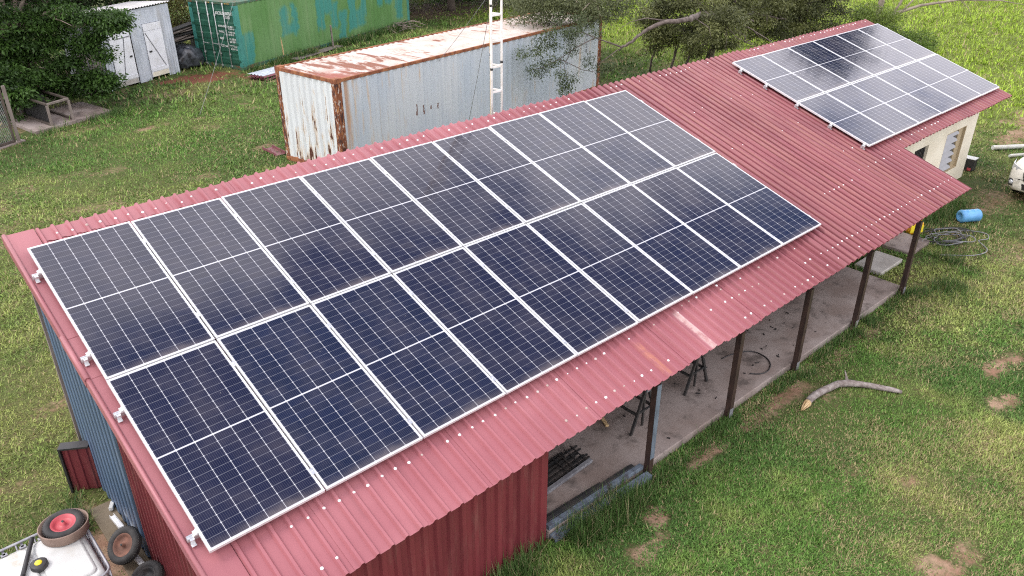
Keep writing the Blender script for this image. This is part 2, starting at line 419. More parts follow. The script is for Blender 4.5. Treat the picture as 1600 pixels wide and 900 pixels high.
def m_ground():
    m, nt, b = new_mat('soil_and_turf'); h = NT(nt)
    v = h.coord('Object')
    soil = h.mix(h.ramp(h.noise(v, 2.2, 6, .65), .35, .65), (.235, .135, .090), (.33, .225, .155))
    soil = h.mix(h.m('MULTIPLY', h.ramp(h.noise(v, 30, 4, .7), .55, .75), .4), soil, (.13, .085, .055))
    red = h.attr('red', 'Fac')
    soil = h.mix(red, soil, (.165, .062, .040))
    soil = h.mix(h.attr('tree_shade', 'Fac'), soil, h.mix(h.ramp(h.noise(v, 12, 5, .7), .4, .6), (.050, .032, .024), (.090, .060, .042)))  # dark soil under the trees: their shade painted into the ground
    turf = h.attr('turf')
    turf = h.mix(1.0, turf, (.75, .75, .75), 'MULTIPLY')
    turf = h.mix(h.m('MULTIPLY', h.ramp(h.noise(v, 42, 4, .85), .42, .58), .85), turf, (.040, .046, .016))
    tn = h.mix(h.ramp(h.noise(v, 9, 6, .7), .40, .75), turf, (.11, .085, .045))
    tn = h.mix(h.m('MULTIPLY', h.ramp(h.noise(v, 45, 3, .7), .45, .65), .5), tn, (.05, .055, .018))
    bn = h.m('ADD', h.attr('bare', 'Fac'), h.m('MULTIPLY', h.m('SUBTRACT', h.noise(v, 8, 6, .8), .5), 2.0))
    col = h.mix(h.ramp(bn, .30, 1.05), tn, soil)
    nt.links.new(col, b.inputs['Base Color'])
    b.inputs['Roughness'].default_value = .95
    b.inputs['Specular IOR Level'].default_value = .15
    nt.links.new(h.bump(h.noise(v, 14, 6, .7), .7, .04), b.inputs['Normal'])
    return m
M['ground'] = m_ground()

# ------------------------------------------------------------------ mesh helpers
def P3(p): return np.array(p, float)

class MB:
    def __init__(s): s.v = []; s.f = []; s.mi = []; s.sm = []
    def add(s, verts, faces, mi=0, smooth=False):
        o = len(s.v)
        s.v += [tuple(map(float, q)) for q in verts]
        s.f += [tuple(i + o for i in f) for f in faces]
        s.mi += [mi] * len(faces); s.sm += [smooth] * len(faces)
        return s
    def box(s, lo, hi, mi=0, fr=None):
        (x0, y0, z0), (x1, y1, z1) = lo, hi
        vs = [(x0, y0, z0), (x1, y0, z0), (x1, y1, z0), (x0, y1, z0), (x0, y0, z1), (x1, y0, z1), (x1, y1, z1), (x0, y1, z1)]
        if fr is not None: vs = [fr(q) for q in vs]
        return s.add(vs, [(3, 2, 1, 0), (4, 5, 6, 7), (0, 1, 5, 4), (1, 2, 6, 5), (2, 3, 7, 6), (3, 0, 4, 7)], mi)
    def bar(s, a, b, w, d=None, mi=0, up=(0, 0, 1)):
        """rectangular bar from a to b, width w (sideways) and depth d (towards up)"""
        a, b = P3(a), P3(b); d = d or w
        t = b - a; L = np.linalg.norm(t); t = t / L
        u = P3(up)
        if abs(u @ t) > .95: u = np.array([1.0, 0, 0])
        sx = np.cross(t, u); sx /= np.linalg.norm(sx); uy = np.cross(sx, t)
        vs = []
        for e in (a, b):
            for i, j in ((-1, -1), (1, -1), (1, 1), (-1, 1)):
                vs.append(e + sx * i * w / 2 + uy * j * d / 2)
        return s.add(vs, [(0, 1, 2, 3), (7, 6, 5, 4), (0, 4, 5, 1), (1, 5, 6, 2), (2, 6, 7, 3), (3, 7, 4, 0)], mi)
    def tube(s, pts, rr, n=8, mi=0, caps=True, closed=False, smooth=True):
        pts = [P3(q) for q in pts]; k = len(pts)
        if not hasattr(rr, '__len__'): rr = [rr] * k
        prev = None; vs = []
        for i in range(k):
            if closed: t = pts[(i + 1) % k] - pts[i - 1]
            else: t = pts[min(i + 1, k - 1)] - pts[max(i - 1, 0)]
            t = t / (np.linalg.norm(t) + 1e-9)
            if prev is None:
                a = np.array([0, 0, 1.0]) if abs(t[2]) < .9 else np.array([1.0, 0, 0])
                sx = np.cross(t, a)
            else: sx = prev - t * (prev @ t)
            sx /= np.linalg.norm(sx) + 1e-9; prev = sx; sy = np.cross(t, sx)
            for j in range(n):
                an = 2 * math.pi * j / n
                vs.append(pts[i] + rr[i] * (math.cos(an) * sx + math.sin(an) * sy))
        fs = []
        m = k if closed else k - 1
        for i in range(m):
            i2 = (i + 1) % k
            for j in range(n):
                fs.append((i * n + j, i * n + (j + 1) % n, i2 * n + (j + 1) % n, i2 * n + j))
        s.add(vs, fs, mi, smooth)
        if caps and not closed:
            o = len(s.v) - len(vs)
            s.f += [tuple(o + j for j in range(n))[::-1], tuple(o + (k - 1) * n + j for j in range(n))]
            s.mi += [mi] * 2; s.sm += [False] * 2
        return s
    def lathe(s, prof, c, axis, n=28, mi=0, smooth=True, closed=False):
        """prof: list of (r, h) about axis through c"""
        c = P3(c); t = P3(axis); t /= np.linalg.norm(t)
        a = np.array([0, 0, 1.0]) if abs(t[2]) < .9 else np.array([1.0, 0, 0])
        sx = np.cross(t, a); sx /= np.linalg.norm(sx); sy = np.cross(t, sx)
        vs = []
        for r, hgt in prof:
            for j in range(n):
                an = 2 * math.pi * j / n
                vs.append(c + t * hgt + r * (math.cos(an) * sx + math.sin(an) * sy))
        fs = []; k = len(prof)
        for i in range(k if closed else k - 1):
            i2 = (i + 1) % k
            for j in range(n): fs.append((i * n + j, i * n + (j + 1) % n, i2 * n + (j + 1) % n, i2 * n + j))
        return s.add(vs, fs, mi, smooth)
    def sheet(s, prof, a0, a1, fr, mi=0, thick=.004, nrow=1):
        """profiled sheet: prof = [(x, h)...] swept along a from a0 to a1; fr maps (x, a, h) to the world; real thickness"""
        k = len(prof); vs = []
        for lay in (0.0, -thick):
            for r in range(nrow + 1):
                a = a0 + (a1 - a0) * r / nrow
                for x, hh in prof: vs.append(fr((x, a, hh + lay)))
        fs = []; o = (nrow + 1) * k
        for r in range(nrow):
            for i in range(k - 1):
                q = (r * k + i, r * k + i + 1, (r + 1) * k + i + 1, (r + 1) * k + i)
                fs.append(q); fs.append(tuple(o + j for j in q[::-1]))
        for i in range(k - 1):
            fs.append((i, o + i, o + i + 1, i + 1)); e = nrow * k
            fs.append((e + i, e + i + 1, o + e + i + 1, o + e + i))
        for r in range(nrow):
            fs.append((r * k, (r + 1) * k, o + (r + 1) * k, o + r * k))
            fs.append((r * k + k - 1, o + r * k + k - 1, o + (r + 1) * k + k - 1, (r + 1) * k + k - 1))
        return s.add(vs, fs, mi)
    def build(s, name, mats, parent=None, matrix=None, bevel=0.0):
        mats = mats if isinstance(mats, (list, tuple)) else [mats]
        off = Vector((0, 0, 0))
        q = parent
        if parent is not None and matrix is None:
            while q is not None: off += q.location; q = q.parent
        me = bpy.data.meshes.new(name)
        me.from_pydata([tuple(Vector(v) - off) for v in s.v], [], s.f)
        for m in mats: me.materials.append(m)
        me.polygons.foreach_set('material_index', s.mi)
        me.polygons.foreach_set('use_smooth', s.sm)
        me.update()
        o = bpy.data.objects.new(name, me)
        COL.objects.link(o)
        if parent is not None: o.parent = parent
        if matrix is not None: o.matrix_local = matrix
        if bevel:
            bv = o.modifiers.new('edge', 'BEVEL'); bv.width = bevel; bv.segments = 2; bv.limit_method = 'ANGLE'; bv.angle_limit = rad(40)
        return o

def smooth(pts, k=5):
    p = [np.array(q, float) for q in pts]; o = []
    for i in range(len(p) - 1):
        a, b_, c_, d_ = p[max(i - 1, 0)], p[i], p[i + 1], p[min(i + 2, len(p) - 1)]
        for j in range(k):
            t = j / k; o.append(.5 * ((2 * b_) + (c_ - a) * t + (2 * a - 5 * b_ + 4 * c_ - d_) * t * t + (3 * b_ - a - 3 * c_ + d_) * t ** 3))
    return o + [p[-1]]
def thing(name, label, cat, loc=(0, 0, 0), group=None):
    o = bpy.data.objects.new(name, None)
    o.empty_display_size = .2
    o.location = loc
    COL.objects.link(o)
    return tag(o, label, cat, group)
def tag(o, label, cat, group=None):
    o['label'] = label; o['category'] = cat
    if group: o['group'] = group
    return o
def base(o, loc):
    """shift the origin of a one-mesh thing to its base"""
    o.data.transform(Matrix.Translation(-Vector(loc))); o.location = Vector(loc); return o
def copy_tree(o, parent=None):
    c = o.copy(); COL.objects.link(c)
    if parent is not None: c.parent = parent
    for ch in list(o.children): copy_tree(ch, c)
    return c

def np_mesh(name, verts, faces, mat, tint=None, attrs=None, smooth=False):
    """fast mesh from arrays: verts (n,3), faces (m,k)"""
    me = bpy.data.meshes.new(name)
    n, (m, k) = len(verts), faces.shape
    me.vertices.add(n); me.vertices.foreach_set('co', verts.astype(np.float32).ravel())
    me.loops.add(m * k); me.loops.foreach_set('vertex_index', faces.astype(np.int32).ravel())
    me.polygons.add(m); me.polygons.foreach_set('loop_start', (np.arange(m) * k).astype(np.int32))
    try: me.polygons.foreach_set('loop_total', np.full(m, k, np.int32))
    except Exception: pass
    if smooth: me.polygons.foreach_set('use_smooth', np.ones(m, bool))
    me.update(calc_edges=True)
    if tint is not None:
        a = me.attributes.new('tint', 'FLOAT_COLOR', 'POINT')
        a.data.foreach_set('color', np.c_[tint, np.ones(n)].astype(np.float32).ravel())
    for nm, arr in (attrs or {}).items():
        if arr.ndim == 1:
            a = me.attributes.new(nm, 'FLOAT', 'POINT'); a.data.foreach_set('value', arr.astype(np.float32))
        else:
            a = me.attributes.new(nm, 'FLOAT_COLOR', 'POINT'); a.data.foreach_set('color', np.c_[arr, np.ones(n)].astype(np.float32).ravel())
    me.materials.append(mat)
    o = bpy.data.objects.new(name, me); COL.objects.link(o)
    return o

# value noise for placing turf and soil
_tab = rng.random((256, 256))
def vnoise(x, y):
    xi, yi = np.floor(x).astype(int), np.floor(y).astype(int); fx, fy = x - xi, y - yi
    fx, fy = fx * fx * (3 - 2 * fx), fy * fy * (3 - 2 * fy)
    t = lambda i, j: _tab[i & 255, j & 255]
    return (t(xi, yi) * (1 - fx) + t(xi + 1, yi) * fx) * (1 - fy) + (t(xi, yi + 1) * (1 - fx) + t(xi + 1, yi + 1) * fx) * fy
def fbm(x, y, s, o=4):
    r = 0; a = .5
    for k in range(o): r = r + a * vnoise(x * s * 2 ** k + 17.3 * k, y * s * 2 ** k + 5.1 * k); a *= .5
    return r / (1 - .5 ** o)
def sst(a, b, x):
    t = np.clip((x - a) / (b - a), 0, 1); return t * t * (3 - 2 * t)

# ------------------------------------------------------------------ ground
# (x, y, radius x, radius y, strength)
BARE = [(4.95, -5.45, .3, .22, .95), (4.4, -5.75, .5, .22, .8), (6.67, -8.15, .32, .36, .85), (7.15, -8.3, .36, .24, .75), (7.9, -7.3, .22, .14, .8), (6.1, -7.9, .25, .2, .5), (5.6, -7.6, .3, .2, .4),
        (10.7, -7.5, .55, .25, .9), (11.8, -7.1, .75, .22, .95), (12.6, -7.5, .6, .3, .5), (9.8, -6.9, .4, .2, .4), (9.4, -7.8, .4, .3, .5), (8.6, -7.9, .4, .3, .5), (15.5, -5.0, .9, .5, .6),
        (16.3, -5.7, 1.3, .6, .6), (13.6, -5.0, .9, .5, .55), (14.6, -4.6, .8, .4, .5), (19.0, -4.2, 1.6, .7, .65), (21.5, -4.7, 2.5, .9, .7),
        (25.8, -2.7, 2.0, .6, .85), (24.0, -1.6, 1.6, .45, .7), (27.5, -2.4, 2.0, .9, .75), (22.5, -2.2, .8, .3, .4),
        (8.2, -5.2, 1.3, .22, .85), (10.6, -5.12, 1.2, .22, .75), (6.4, -5.2, .7, .2, .8),
        (6.43, 15.5, .7, .35, .8), (8.2, 11.3, .6, .5, .7), (5.9, 10.2, .6, .4, .6), (8.2, 12.4, .5, .9, .5), (.1, 2.0, .45, .3, .7), (-.9, .5, .6, .25, .5),
        (1.2, 5.5, .5, .3, .4), (3.4, 12.6, .8, .4, .45), (4.9, 16.6, 1.3, .4, .55), (8.3, 19.2, 1.5, .6, .6), (10.4, 20.6, 1.7, 1.1, 1.0), (9.4, 20.9, .8, .5, 1.0),
        (12.0, 19.6, .9, .4, .7), (-1.4, -1.0, 1.2, .35, .7), (-.4, -1.6, .55, 1.3, 1.0), (-.3, -3.2, .6, 1.2, 1.0), (26.5, 27.5, 5, 3.5, 1.0), (31, 26.5, 4, 3, .8),
        (24.5, 26.0, 2.0, 1.0, .8), (6.0, 22.5, 3.5, 2.5, .9), (3.5, 20.0, 3, 2.5, .9), (14.2, -3.4, 1.4, .6, .7), (27, 9, 5, 2.5, .5)]
def bare_at(x, y):
    n = fbm(x, y, .9, 5); n2 = fbm(x + 40, y - 13, 3.3, 3)
    b = np.zeros_like(x)
    for px, py, rx, ry, s in BARE:
        d = np.sqrt(((x - px) / rx) ** 2 + ((y - py) / ry) ** 2)
        b = np.maximum(b, s * (1 - sst(.35, 1.25, d + (n2 - .5) * 1.1)))
    spot = sst(.60, .74, n) * .55
    far = sst(24, 30, x) * (1 - sst(22, 26, y))
    return np.clip(np.maximum(b, spot * (1 - far)), 0, 1)
def turf_at(x, y):
    """base colour of the living grass, before blade to blade variation"""
    n = fbm(x - 7, y + 3, .45, 4); n2 = fbm(x + 11, y + 29, 1.7, 3)
    green = np.array([.090, .175, .034]); yellow = np.array([.245, .285, .085]); dark = np.array([.048, .105, .026]); fresh = np.array([.310, .440, .045])
    t = sst(.40, .70, .5 * n + .5 * n2 + .16 * sst(5.5, 12, .6 * x - 1.2 * (y + 5)) * (y < -3) - .10 * (y < -3) - .05 * (y > 5))[..., None]
    c = green * (1 - t) + yellow * t
    d = sst(.55, .40, n)[..., None] * .5
    c = c * (1 - d) + dark * d
    f = (sst(23, 30, x) * (1 - sst(24, 28, y)))[..., None] * .9
    c = c * (1 - f) + fresh * (.85 + .5 * (n2[..., None] - .5)) * f
    l = ((1 - sst(3, 9, x)) * sst(-3, 1, y) * (1 - sst(10, 14, y)))[..., None] * .45     # paler lawn left of the shed
    c = c * (1 - l) + np.array([.225, .260, .075]) * l
    m = (sst(2, 6, x) * sst(9, 13, y) * (1 - sst(17, 19, y)) * (1 - sst(20, 24, x)))[..., None] * .6
    c = c * (1 - m) + np.array([.100, .195, .034]) * m
    return c
def stretched(a, b, lo, hi, step, grow=1.13):
    xs = list(np.arange(a, b, step)); s = step; x = xs[-1]
    while x < hi: s *= grow; x += s; xs.append(x)
    s = step; x = xs[0]; L = []
    while x > lo: s *= grow; x -= s; L.append(x)
    return np.array(L[::-1] + xs)
gx, gy = stretched(-4, 34, -400, 500, .15), stretched(-12, 30, -400, 500, .15)
XX, YY = np.meshgrid(gx, gy, indexing='ij')
ZZ = (fbm(XX, YY, .6, 3) - .5) * .05 - .01
inner = (sst(2.2, 3.6, XX) * (1 - sst(15.5, 16.5, XX)) * sst(-5.3, -4.9, YY) * (1 - sst(.5, 1.2, YY)))
ZZ = ZZ * (1 - inner) - .02 * inner
vv = np.stack([XX, YY, ZZ], -1).reshape(-1, 3)
ii = np.arange(len(gx) * len(gy)).reshape(len(gx), len(gy))
ff = np.stack([ii[:-1, :-1], ii[1:, :-1], ii[1:, 1:], ii[:-1, 1:]], -1).reshape(-1, 4)
tree_shade_mask = np.clip(np.maximum(1 - sst(.6, 1.2, np.hypot((XX - 3.8) / 3.5, (YY - 20.8) / 3.0)), 1 - sst(.7, 1.2, np.hypot((XX - 27) / 8, (YY - 27.5) / 5))), 0, 1)
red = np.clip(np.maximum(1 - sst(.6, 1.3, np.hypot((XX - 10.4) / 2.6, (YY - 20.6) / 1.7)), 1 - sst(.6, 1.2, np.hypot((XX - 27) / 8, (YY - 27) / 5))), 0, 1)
gob = np_mesh('ground', vv, ff, M['ground'], attrs={'bare': bare_at(XX, YY).ravel(), 'turf': turf_at(XX, YY).reshape(-1, 3), 'red': red.ravel(), 'tree_shade': tree_shade_mask.ravel()}, smooth=True)
gob['kind'] = 'structure'

# ------------------------------------------------------------------ roof frame
R0 = np.array([0, 0, 3.32085])
TL, SLP = 0.0069, 0.31286
RX = np.array([math.cos(TL), 0, math.sin(TL)])
RV = np.array([0, -math.cos(SLP), -math.sin(SLP)])          # down the slope
RN = np.cross(RX, -RV); RN /= np.linalg.norm(RN)
RY = np.cross(RN, RX)
RM = Matrix(((RX[0], RY[0], RN[0], R0[0]), (RX[1], RY[1], RN[1], R0[1]), (RX[2], RY[2], RN[2], R0[2]), (0, 0, 0, 1)))
def rp(u, v, off=0.0): return R0 + u * RX + v * RV + off * RN
PAN = -.135                                                  # pan of the sheets below the glass
PITCHR = .1646
def ribs(x0, x1, dz=0.0, rib=.034):
    """trapezoid sheet: narrow ribs and wide flat pans"""
    pr = []; k = math.floor(x0 / PITCHR)
    pr.append((x0, PAN + dz))
    while True:
        c = k * PITCHR + .07
        if c - (.058 if c > 9.9 else .03) > x0 and c + (.058 if c > 9.9 else .03) < x1:
            if c > 9.9: pr += [(c - .058, PAN + dz), (c - .024, PAN + .042 + dz), (c + .024, PAN + .042 + dz), (c + .058, PAN + dz)]
            else: pr += [(c - .030, PAN + dz), (c - .013, PAN + rib + dz), (c + .013, PAN + rib + dz), (c + .030, PAN + dz)]
        k += 1
        if k * PITCHR > x1: break
    pr.append((x1, PAN + dz)); return pr
def loc_frame(q): return (q[0], -q[1], q[2])                 # (u, v, off) -> roof object coordinates

def rib_top(u):
    k = round((u - .07) / PITCHR); return k * PITCHR + .07

# ------------------------------------------------------------------ open shed
shed = thing('open_shed', 'long open-fronted shed with maroon sheet roof, blue and dark red sheet walls and steel posts', 'shed', (7.3, -2.3, 0))
inv = Matrix.Translation(-shed.location)
mb = MB()
u = .07 + PITCHR / 2; k = 0
while u < 14.88:
    u2 = min(u + 5 * PITCHR, 14.885)
    mb.sheet(ribs(u, u2 + (.0 if u2 > 14.8 else .006), (.006 if k % 2 else 0)), -.44 + random.uniform(-.008, .008), 5.325 + random.uniform(-.012, .012), loc_frame, nrow=3)
    u = u2; k += 1
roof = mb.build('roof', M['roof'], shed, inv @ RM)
# verge flashing on the left edge: three lapped lengths with a rolled outer edge
for i, (v0, v1) in enumerate(((-.46, 1.45), (1.40, 2.08), (2.05, 5.36))):
    mb = MB()
    lift = .004 * (2 - i) + .008
    w = .02 if i == 1 else 0
    mb.box((-.10, -v1, PAN + .001 + lift), (.20, -v0, PAN + .006 + lift))
    mb.tube([(-.115 - w * .3, -v0, PAN + .010 + lift), (-.115 - w * .3, -v1, PAN + .010 + lift)], .024 + w * .35, 12)
    mb.box((-.139 - w * .3, -v1, PAN - .10 + lift), (-.134 - w * .3, -v0, PAN + .008 + lift))
    mb.build('verge_flashing', M['roof'], roof, Matrix())
# screw washers on the ribs, the hundred largest in view one by one, the rest as one mesh
scr = []
def row(u0, u1, v, step=1, skip=.12, jit=.012, kinds=None):
    kk = math.ceil((u0 - .07) / PITCHR)
    while kk * PITCHR + .07 < u1:
        if kk % step == 0 and random.random() > skip: scr.append((kk * PITCHR + .07, v + random.uniform(-jit, jit)))
        kk += 1
row(.7, 4.9, 4.64, 1, .05); row(.3, 1.0, 5.14, 1, .2); row(3.7, 5.8, 5.14, 1, .1); row(6.6, 7.6, 4.55, 1, .1); row(6.9, 8.2, 4.84, 1, .1)
row(7.3, 9.3, 5.19, 1, .25); row(9.3, 11.4, 5.15, 2, .3); row(9.2, 14.8, 4.93, 1, .12); row(11.2, 12.6, 3.98, 1, .2); row(12.9, 14.7, 3.85, 2, .3)
row(.2, 13.6, -.26, 1, .32, .04); row(10.7, 13.4, 1.02, 2, .35, .05); row(10.9, 13.5, 2.27, 2, .45, .05); row(10.8, 13.8, 3.3, 2, .5, .05); row(5.0, 9.6, 4.62, 3, .3)
scr.sort(key=lambda q: np.linalg.norm(rp(*q) - CAMP))
def washer(mb, uu, vq, s=1.0):
    z = PAN + (.0345 if uu < 9.9 else .0425); s *= random.uniform(.8, 1.15)
    w = .0145 * s
    mb.lathe([(.0001, z + .012), (.006, z + .0125), (.008, z + .006), (w, z + .005), (w + .002, z)], (uu, -vq, 0), (0, 0, 1), 8)
proto = MB()
z = 0
proto.lathe([(.0001, .015), (.008, .0145), (.010, .008), (.016, .006), (.0175, 0)], (0, 0, 0), (0, 0, 1), 10)
sc0 = proto.build('screw', M['washer'], roof, Matrix.Translation((scr[0][0], -scr[0][1], PAN + .0345)))
for q in scr[1:100]:
    c = sc0.copy(); COL.objects.link(c); c.parent = roof; c.matrix_local = Matrix.Translation((q[0] + random.uniform(-.008, .008), -q[1], PAN + (.0345 if q[0] < 9.9 else .0425))) @ Matrix.Scale(random.uniform(.72, 1.12), 4)
mb = MB()
for q in scr[100:]: washer(mb, *q)
o = mb.build('screws', M['washer'], roof, Matrix()); o['kind'] = 'stuff'
# purlins and rafters under the sheets
mb = MB()
for v in (.1, 1.3, 2.5, 3.7, 4.9):
    mb.box((.05, -v - .025, PAN - .085), (14.8, -v + .025, PAN - .010))
mb.build('purlins', M['dark_steel'], shed, inv @ RM)
mb = MB()
for x in (3.65, 5.45, 7.3, 9.15, 11.1, 12.95):
    mb.box((x - .03, -5.10, PAN - .19), (x + .03, .05, PAN - .088))
mb.build('rafters', M['dark_steel'], shed, inv @ RM)

POSTY = -4.90
def roof_z(x, y, off): 
    # height of roof plane offset at x, y
    d = -(y - 0) / math.cos(SLP); P = rp(x, d, off); return P[2]
def add_post(x, primer=False):
    mb = MB(); zt = roof_z(x, POSTY, PAN - .2)
    mb.box((x - .042, POSTY - .042, -.05), (x + .042, POSTY + .042, zt), 0)
    if primer: mb.box((x - .0405, POSTY - .0445, .28), (x + .0445, POSTY - .0425, zt), 1)
    else: mb.box((x - .0445, POSTY - .0445, .02), (x + .0445, POSTY - .043, .17), 2)
    mb.build('post', [M['post_brown'], M['post_blue'], M['cable_grey']], shed)
for x in (5.45, 7.3, 9.15, 11.1, 12.95): add_post(x, x < 6)

def wall_ribs(a0, a1, pitch, depth, w=.5):
    pr = [(a0, 0)]; a = a0 + pitch * .5
    while a + pitch * .5 < a1:
        pr += [(a - pitch * w * .5, 0), (a - pitch * w * .28, depth), (a + pitch * w * .28, depth), (a + pitch * w * .5, 0)]; a += pitch
    pr.append((a1, 0)); return pr
def wave(a0, a1, pitch, amp, n=8):
    k = int((a1 - a0) / pitch * n)
    return [(a0 + (a1 - a0) * i / k, amp * math.sin(2 * math.pi * (a0 + (a1 - a0) * i / k) / pitch)) for i in range(k + 1)]
# front wall, dark red, x -0.01..3.63
mb = MB(); zt = roof_z(1.8, -4.82, PAN - .01)
mb.sheet(wall_ribs(-.01, 3.63, .1646, .030, .55), -.03, zt, lambda q: (q[0], -4.82 - q[2], q[1] + ((q[0] - 1.8) * TL - .022 if q[1] > .5 else 0)))
mb.build('front_wall', M['red_wall'], shed)
def tall(a, b, fr, prof, name, mat, off=0.0):
    """wall along y under the sloping roof: sheet with a sloping head"""
    mb = MB(); vs = []; n = len(prof); fs = []
    for lay in (0, -.004):
        for y, hh in prof:
            zt = roof_z(0.0, y, PAN - .012)
            vs.append((fr - (hh + lay), y, -.03)); vs.append((fr - (hh + lay), y, zt))
    for i in range(n - 1):
        q = (2 * i, 2 * i + 1, 2 * i + 3, 2 * i + 2); fs += [q, tuple(j + 2 * n for j in q[::-1])]
        fs += [(2 * i + 1, 2 * n + 2 * i + 1, 2 * n + 2 * i + 3, 2 * i + 3), (2 * i, 2 * i + 2, 2 * n + 2 * i + 2, 2 * n + 2 * i)]
    fs += [(0, 2 * n, 2 * n + 1, 1), (2 * n - 2, 2 * n - 1, 4 * n - 1, 4 * n - 2)]
    mb.add(vs, fs); return mb.build(name, mat, shed)
tall(0, 0, .005, wall_ribs(-4.80, -1.90, .13, .026, .5), 'side_wall', M['red_wall'])
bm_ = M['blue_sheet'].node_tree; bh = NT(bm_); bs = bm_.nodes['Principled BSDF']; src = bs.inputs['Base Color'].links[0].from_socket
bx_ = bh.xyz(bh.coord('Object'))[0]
bm_.links.new(bh.mix(bh.m('MULTIPLY', bh.ramp(bx_, -7.3385, -7.3255), .85), bh.mix(.30, src, (.20, .26, .34)), (.016, .030, .060)), bs.inputs['Base Color'])  # corrugation shading painted in: crests paler, valleys dark
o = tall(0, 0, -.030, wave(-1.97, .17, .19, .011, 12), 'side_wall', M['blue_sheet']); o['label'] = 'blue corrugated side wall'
mb = MB(); mb.box((-.055, .172, -.03), (.03, .235, roof_z(0, .2, PAN - .012)))
mb.build('corner_post', M['wood_grey'], shed)
mb = MB(); mb.sheet(wall_ribs(.03, 14.86, .1646, .03, .5), -.03, roof_z(5, .2, PAN - .03), lambda q: (q[0], .2 + q[2], q[1]))
mb.build('back_wall', M['red_wall'], shed)
mb = MB(); mb.sheet(wall_ribs(-4.78, .16, .1646, .03, .5), .0, 1.5, lambda q: (3.62 - q[2], q[0], q[1]))
mb.build('partition', M['red_wall'], shed)

# verandah floor
mb = MB(); mb.box((3.66, -4.84, -.06), (13.1, .15, .10))
o = mb.build('concrete_floor', M['concrete'], bevel=.012); o['kind'] = 'structure'

# ------------------------------------------------------------------ house at the far end
house = thing('small_house', 'small cream-walled house with louvre window under the far end of the maroon roof', 'house', (17.7, -1.4, 0))
hinv = Matrix.Translation(-house.location)
mb = MB(); u = .07 + PITCHR * 89.5; k = 0
while u < 20.70:
    u2 = min(u + 5 * PITCHR, 20.72)
    mb.sheet(ribs(u, u2 + (.0 if u2 > 20.6 else .006), .008 + (.006 if k % 2 else 0)), -.40 + random.uniform(-.008, .008), 3.825 + random.uniform(-.01, .01), loc_frame, nrow=2)
    u = u2; k += 1
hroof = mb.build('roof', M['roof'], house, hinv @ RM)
scr = []
row(15.0, 20.5, -.30, 1, .08, .02); row(15.0, 17.4, 3.62, 1, .3)
hs0 = None
for q in scr:
    mt = Matrix.Translation((q[0], -q[1], PAN + .0505))
    if hs0 is None:
        hs0 = sc0.copy(); c = hs0
    else: c = sc0.copy()
    COL.objects.link(c); c.parent = hroof; c.matrix_local = mt
HY = -3.06
def wz(y): return roof_z(17.5, y, PAN - .02)
WT = wz(HY) - .01
ops = [(16.96, 17.70, .55, 1.47), (18.70, 19.88, .42, 1.50)]
mb = MB(); X0, X1 = 14.95, 20.50
xs = [X0] + [q for o_ in ops for q in o_[:2]] + [X1]
for i in range(0, 6, 2): mb.box((xs[i], HY, -.05), (xs[i + 1], HY + .18, WT))
for x0, x1, z0, z1 in ops:
    mb.box((x0, HY, -.05), (x1, HY + .18, z0)); mb.box((x0, HY, z1), (x1, HY + .18, WT))
for xx in (X0, X1 - .18):
    a, c = wz(HY + .18) - .01, wz(.2) - .01
    mb.add([(xx, HY + .18, -.05), (xx + .18, HY + .18, -.05), (xx + .18, .2, -.05), (xx, .2, -.05),
            (xx, HY + .18, a), (xx + .18, HY + .18, a), (xx + .18, .2, c), (xx, .2, c)],
           [(3, 2, 1, 0), (4, 5, 6, 7), (0, 1, 5, 4), (1, 2, 6, 5), (2, 3, 7, 6), (3, 0, 4, 7)])
mb.box((X0, .2, -.05), (X1, .38, wz(.3) - .02))
mb.build('wall', M['cream'], house)
mb = MB(); mb.box((13.9, -3.60, -.05), (18.9, -3.062, .11))
mb.build('plinth', M['cream'], house, bevel=.01)
# barred window
x0, x1, z0, z1 = ops[0]
mb = MB()
mb.bar((x0 + .02, HY + .08, z0), (x0 + .02, HY + .08, z1), .04, .05); mb.bar((x1 - .02, HY + .08, z0), (x1 - .02, HY + .08, z1), .04, .05)
mb.bar((x0 + .04, HY + .08, z0 + .02), (x1 - .04, HY + .08, z0 + .02), .05, .04); mb.bar((x0 + .04, HY + .08, z1 - .02), (x1 - .04, HY + .08, z1 - .02), .05, .04)
w = mb.build('window', M['black'], house); w['label'] = 'dark barred window'
mb = MB()
for i in range(7): mb.bar((x0 + .1 + i * .09, HY + .05, z0 + .04), (x0 + .1 + i * .09, HY + .05, z1 - .04), .016)
mb.build('bars', M['dark_steel'], w)
mb = MB(); mb.box((x0 + .04, HY + .10, z0 + .04), (x1 - .04, HY + .106, z1 - .04)); mb.build('pane', M['void'], w)
# louvre window
x0, x1, z0, z1 = ops[1]
mb = MB()
for (a, c) in (((x0 + .012, z0), (x0 + .012, z1)), ((x1 - .012, z0), (x1 - .012, z1))):
    mb.box((a[0] - .010, HY + .003, z0 + .002), (a[0] + .010, HY + .175, z1 - .002))
mb.box((x0 + .023, HY + .003, z1 - .022), (x1 - .023, HY + .175, z1 - .002)); mb.box((x0 + .023, HY + .003, z0 + .002), (x1 - .023, HY + .175, z0 + .022))
w = mb.build('louvre_window', M['tan'], house); w['label'] = 'tall recessed window of grey glass louvre blades'
nb = 6
for i in range(nb):
    zc = z0 + .11 + i * (z1 - z0 - .2) / (nb - 1)
    mb = MB(); mb.bar((x0 + .04, HY + .09, zc), (x1 - .30, HY + .09, zc), .012, .175, up=(0, -.62, -.78))
    mb.build('louvre_blade', M['glass_grey'], w)
mb = MB(); mb.box((x0 + .024, HY + .165, z0 + .023), (x1 - .024, HY + .172, z1 - .023)); mb.build('backing', M['void'], w)
mb = MB(); mb.box((x1 - .29, HY + .06, z0 + .023), (x1 - .024, HY + .164, z1 - .023)); mb.build('jamb', M['tan'], w)

